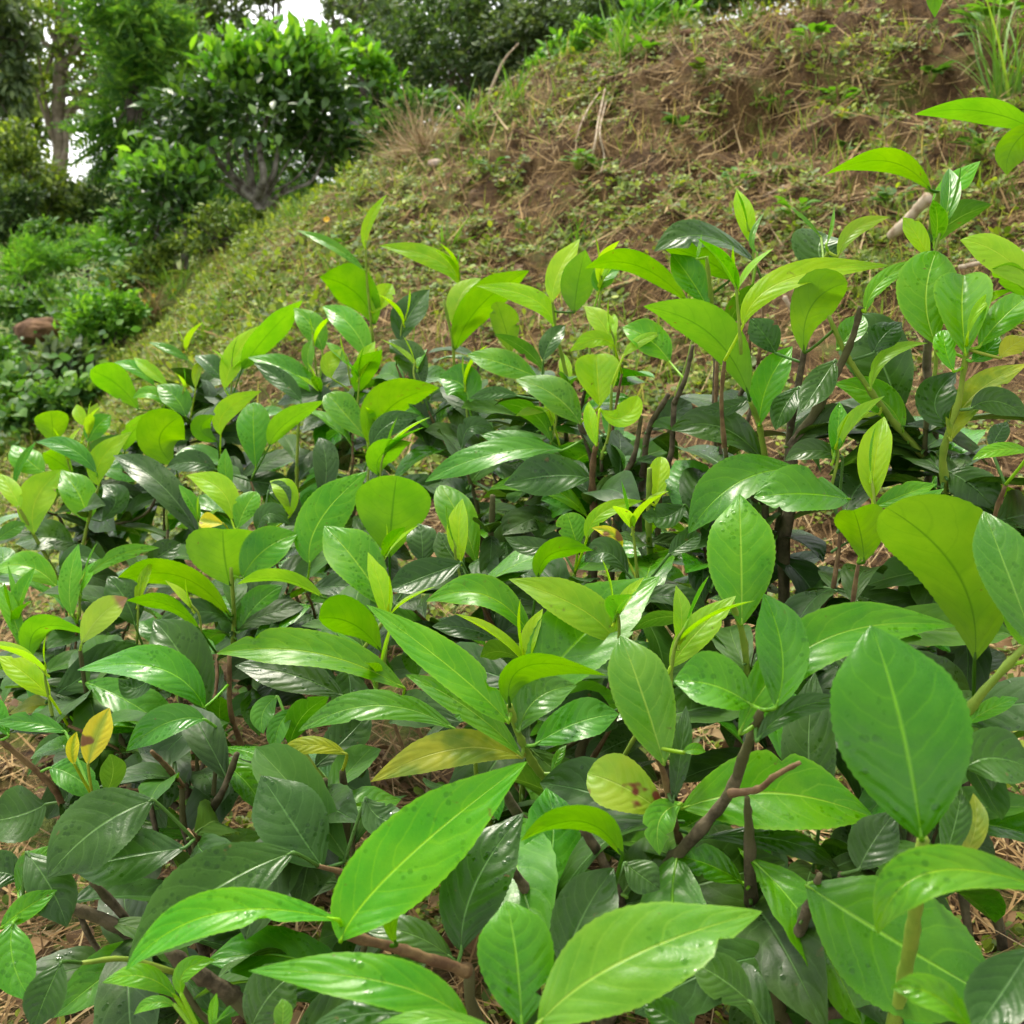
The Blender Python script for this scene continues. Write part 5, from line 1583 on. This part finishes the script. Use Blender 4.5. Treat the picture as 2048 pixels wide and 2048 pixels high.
tuft('pale straw pile beside the pinkish stone on the ridge', 765, 300, 4.95, 160, .1, .24, .006, 'pale_straw', .9)
tuft('dry straw tuft spilling down beside the hanging stalks', 1040, 190, 4.4, 60, .06, .16, .008, 'pale_straw', .8)

# broad leaved weeds on the bank
def weed(label, px, py, Y, k, size, mat='mid', stem=.06):
    p = vg(px, py, Y)
    e = empty('bank_weed', p)
    tag(e, label, 'weed', 'weeds on the cut bank')
    J = Join()
    for i in range(k):
        a = random.uniform(0, 6.28)
        q = np.array([math.cos(a) * stem * .5, math.sin(a) * stem * .5, stem * random.uniform(.3, 1)])
        y = nrm([math.cos(a), math.sin(a), random.uniform(-.1, .6)])
        x = nrm(np.cross(y, (random.uniform(-.3, .3), random.uniform(-.3, .3), 1)))
        z = np.cross(x, y)
        V = LEAF_V * np.array([1.3, 1, 1]) @ np.stack([x, y, z]) * size * random.uniform(.7, 1.2) + q
        link('leaf', mesh_np('leaf', V, LEAF_F), F[mat], e)
        J.add(*tube(np.array([[0, 0, -.01], q * .5, q]), [.0015, .001], 4))
    link('stem', J.mesh('stem'), M_GSTEM, e)
W_ = [(1528, 85, 3.85, 12, .05, 'young', 'bright yellow green weed standing on the upper bank'),
      (1470, 210, 3.5, 10, .045, 'mid', 'green weed beside the dark hollow of the bank'),
      (1580, 200, 3.45, 14, .04, 'young', 'light weed right of the dark hollow in the bank'),
      (1665, 240, 3.3, 9, .045, 'olive', 'olive weed in the middle of the bank'),
      (1590, 300, 3.2, 12, .04, 'mid', 'green weed below the middle of the bank'),
      (1755, 160, 3.4, 12, .05, 'mid', 'green weed under the shaded upper right bank'),
      (1850, 290, 3.05, 12, .045, 'mid', 'green weed behind the overhanging upper right leaves'),
      (1330, 150, 3.95, 10, .05, 'olive', 'olive weed near the left shoulder of the bank'),
      (1290, 250, 3.7, 10, .045, 'mid', 'green weed right of the hanging dry stalks'),
      (1390, 355, 3.1, 14, .035, 'young', 'light weed at the left foot of the bank'),
      (1680, 400, 2.85, 14, .035, 'mid', 'green weed at the foot of the bank behind the cut stub'),
      (1130, 330, 3.7, 12, .04, 'mid', 'green weed below the hanging dry stalks'),
      (1090, 320, 3.8, 14, .04, 'bright', 'bright weed left of the hanging dry stalks'),
      (1880, 90, 3.35, 26, .07, 'bright', 'tall bright weed at the top right edge'),
      (930, 330, 4.0, 12, .04, 'mid', 'green weed on the slope below the ridge tuft'),
      (1500, 420, 2.95, 16, .03, 'young', 'light weed patch above the right tea leaves'),
      (640, 470, 4.5, 12, .04, 'bright', 'bright weed on the slope behind the single tea bud'),
      (1210, 110, 4.35, 12, .045, 'young', 'yellow green weed on the crest right of the tall grass')]
for px, py, Y, k, s, mat, lab in W_:
    weed(lab, px, py, Y, int(k * 1.4), s * 1.15, mat, .12 if k > 20 else .05)

# brown earth mound in the gully
def blob(name, label, cat, px, py, Y, size, mat, seed=1, sub=5):
    import bmesh
    bm = bmesh.new()
    bmesh.ops.create_icosphere(bm, subdivisions=sub, radius=1)
    for v in bm.verts:
        c = np.array(v.co)
        d = .72 + .5 * float(fbm(np.array([c[0] * 1.2 + seed]), np.array([c[1] * 1.2 + c[2] * 1.7]), 1.0, 4, seed)[0])
        v.co = Vector(c * d * np.array(size))
    me = bpy.data.meshes.new(name)
    bm.to_mesh(me); bm.free()
    for p_ in me.polygons: p_.use_smooth = True
    p = vg(px, py, Y)
    o = link(name, me, mat, loc=p)
    tag(o, label, cat)
    return o
M_EARTH = bark_mat('red_earth', (0.09, 0.05, 0.028), (0.2, 0.115, 0.06), 14, 0.95, .8, .02)
mo = blob('earth_mound', 'reddish brown earth mound among the gully shrubs at left', 'mound', 70, 625, 6.0, (.11, .14, .075), M_EARTH, 3)
mo.location = vy(76, 624, 5.7)
M_STONE = bark_mat('pale_stone', (0.3, 0.22, 0.17), (0.48, 0.38, 0.3), 30, .9, .6, .01)
blob('stone', 'pale pinkish stone on the ridge below the dry straw tuft', 'stone', 822, 308, 4.9, (.028, .022, .016), M_STONE, 8, 3)
blob('stone', 'small orange stone near the crest at the top of the bank', 'stone', 1310, 62, 4.35, (.055, .03, .016), M_EARTH, 5, 3)

# dead stems, stalks and the cut stub
def stalk(name, label, cat, pts, Y, radii, mat=M_DEAD, group=None, dY=0.0):
    P = [vy(a, b, Y + dY * i) for i, (a, b) in enumerate(pts)] if dY >= 0 else [vg(a, b, Y) + np.array([0, -.03, .025]) for a, b in pts]
    V, Fc = tube(catmull(P, 7), radii, 7, .1)
    o = link(name, mesh_np(name, V - P[0], Fc), mat, loc=P[0])
    tag(o, label, cat, group)
    return o
stalk('cut_stub', 'pale cut branch stub leaning from the soil behind the upper right leaves', 'branch', [(1752, 372), (1730, 395), (1700, 428), (1680, 445)], 2.4, [.013, .012, .011, .013, .010], dY=.03)
stalk('straw_stalk', 'thick pale straw stalk slanting across the soil at the right edge', 'straw stalk', [(1950, 470), (1900, 485), (1810, 505)], 2.3, [.006, .006, .005])
stalk('dry_stem', 'long arching dry stem against the dark thicket', 'dry stem', [(905, 222), (930, 160), (950, 115), (978, 82)], 4.65, [.008, .006, .003])
stalk('dry_stem', 'dry stem bending left beside the long arching one', 'dry stem', [(884, 212), (866, 190), (850, 170)], 4.7, [.005, .004, .002])
stalk('dry_stem', 'short dry stem leaning at the edge of the thicket', 'dry stem', [(962, 185), (955, 160), (962, 150), (988, 140), (1000, 150)], 4.65, [.006, .005, .002])
HS = 'dry stalks hanging down the slope'
stalk('hanging_stalk', 'left one of the dry stalks hanging down the slope', 'dry stalk', [(1130, 190), (1112, 215), (1095, 250), (1088, 275)], 3.85, [.0035, .003, .002], group=HS, dY=-.06)
stalk('hanging_stalk', 'longest dry stalk hanging down the slope beside its shorter neighbours', 'dry stalk', [(1140, 185), (1128, 240), (1122, 280), (1112, 320), (1100, 335)], 3.85, [.004, .0035, .002], group=HS, dY=-.06)
stalk('hanging_stalk', 'right one of the dry stalks hanging down the slope', 'dry stalk', [(1146, 190), (1134, 240), (1130, 270), (1138, 310), (1132, 340)], 3.85, [.0035, .003, .002], group=HS, dY=-.06)
stalk('pale_stick', 'pale stick on the straw in the middle gap of the tea row', 'stick', [(990, 1058), (1080, 1020), (1150, 985)], 1.62, [.004, .004, .003])
for i, (a, b, c, d_, Y, lab) in enumerate([(1480, 560, 1500, 610, 2.3, 'thin dead stick upright among ground cover behind the right bush'),
                                           (1420, 380, 1480, 350, 3.1, 'grey dead twig lying on bare soil of the bank'),
                                           (1300, 200, 1340, 150, 3.8, 'tan dead twig slanting on the bank shoulder')]):
    stalk('dead_twig', lab, 'twig', [(a, b), ((a + c) / 2 + 3, (b + d_) / 2), (c, d_)], Y, [.005, .004, .003])

# small yellow flowers
for i, (a, b, Y, lab) in enumerate([(618, 428, 4.9, 'yellow flower on the slope right of the tea tree base'), (692, 458, 4.4, 'yellow flower near the single upright tea bud'),
                                    (273, 555, 5.6, 'yellow flower nearest the fern'), (290, 548, 5.6, 'yellow flower second from the fern'), (330, 558, 5.5, 'yellow flower below the slender tea tree'),
                                    (352, 682, 3.7, 'yellow flower above the far end of the tea row'), (116, 808, 4.0, 'yellow flower at the left below the gully shrubs'), (1045, 575, 2.75, 'yellow flower just behind the centre tea leaves')]):
    p = vg(a, b, Y) + np.array([0, -.01, .025])
    J = Join()
    for q in range(8):
        t = q * math.pi / 4
        x = np.array([math.cos(t), math.sin(t), .25]); y = nrm(np.cross((0, 0, 1), x))
        J.add(np.array([x * .002, x * .008 + y * .0035, x * .013, x * .008 - y * .0035]), np.array([(0, 1, 2, 3)]))
    e = empty('yellow_flower', p)
    e.rotation_euler = (.9, 0, 0)
    tag(e, lab, 'flower', 'small yellow flowers')
    link('petals', J.mesh('petals'), F['petal'], e)
    g = float(ground_h(p[:1], p[1:2])[0])
    V, Fc = tube(np.array([[0, 0, 0], [0, -.01, -.01], [0, -.03, -.02]]), [.0008, .0012], 4)
    link('stem', mesh_np('stem', V, Fc), M_GSTEM, e)
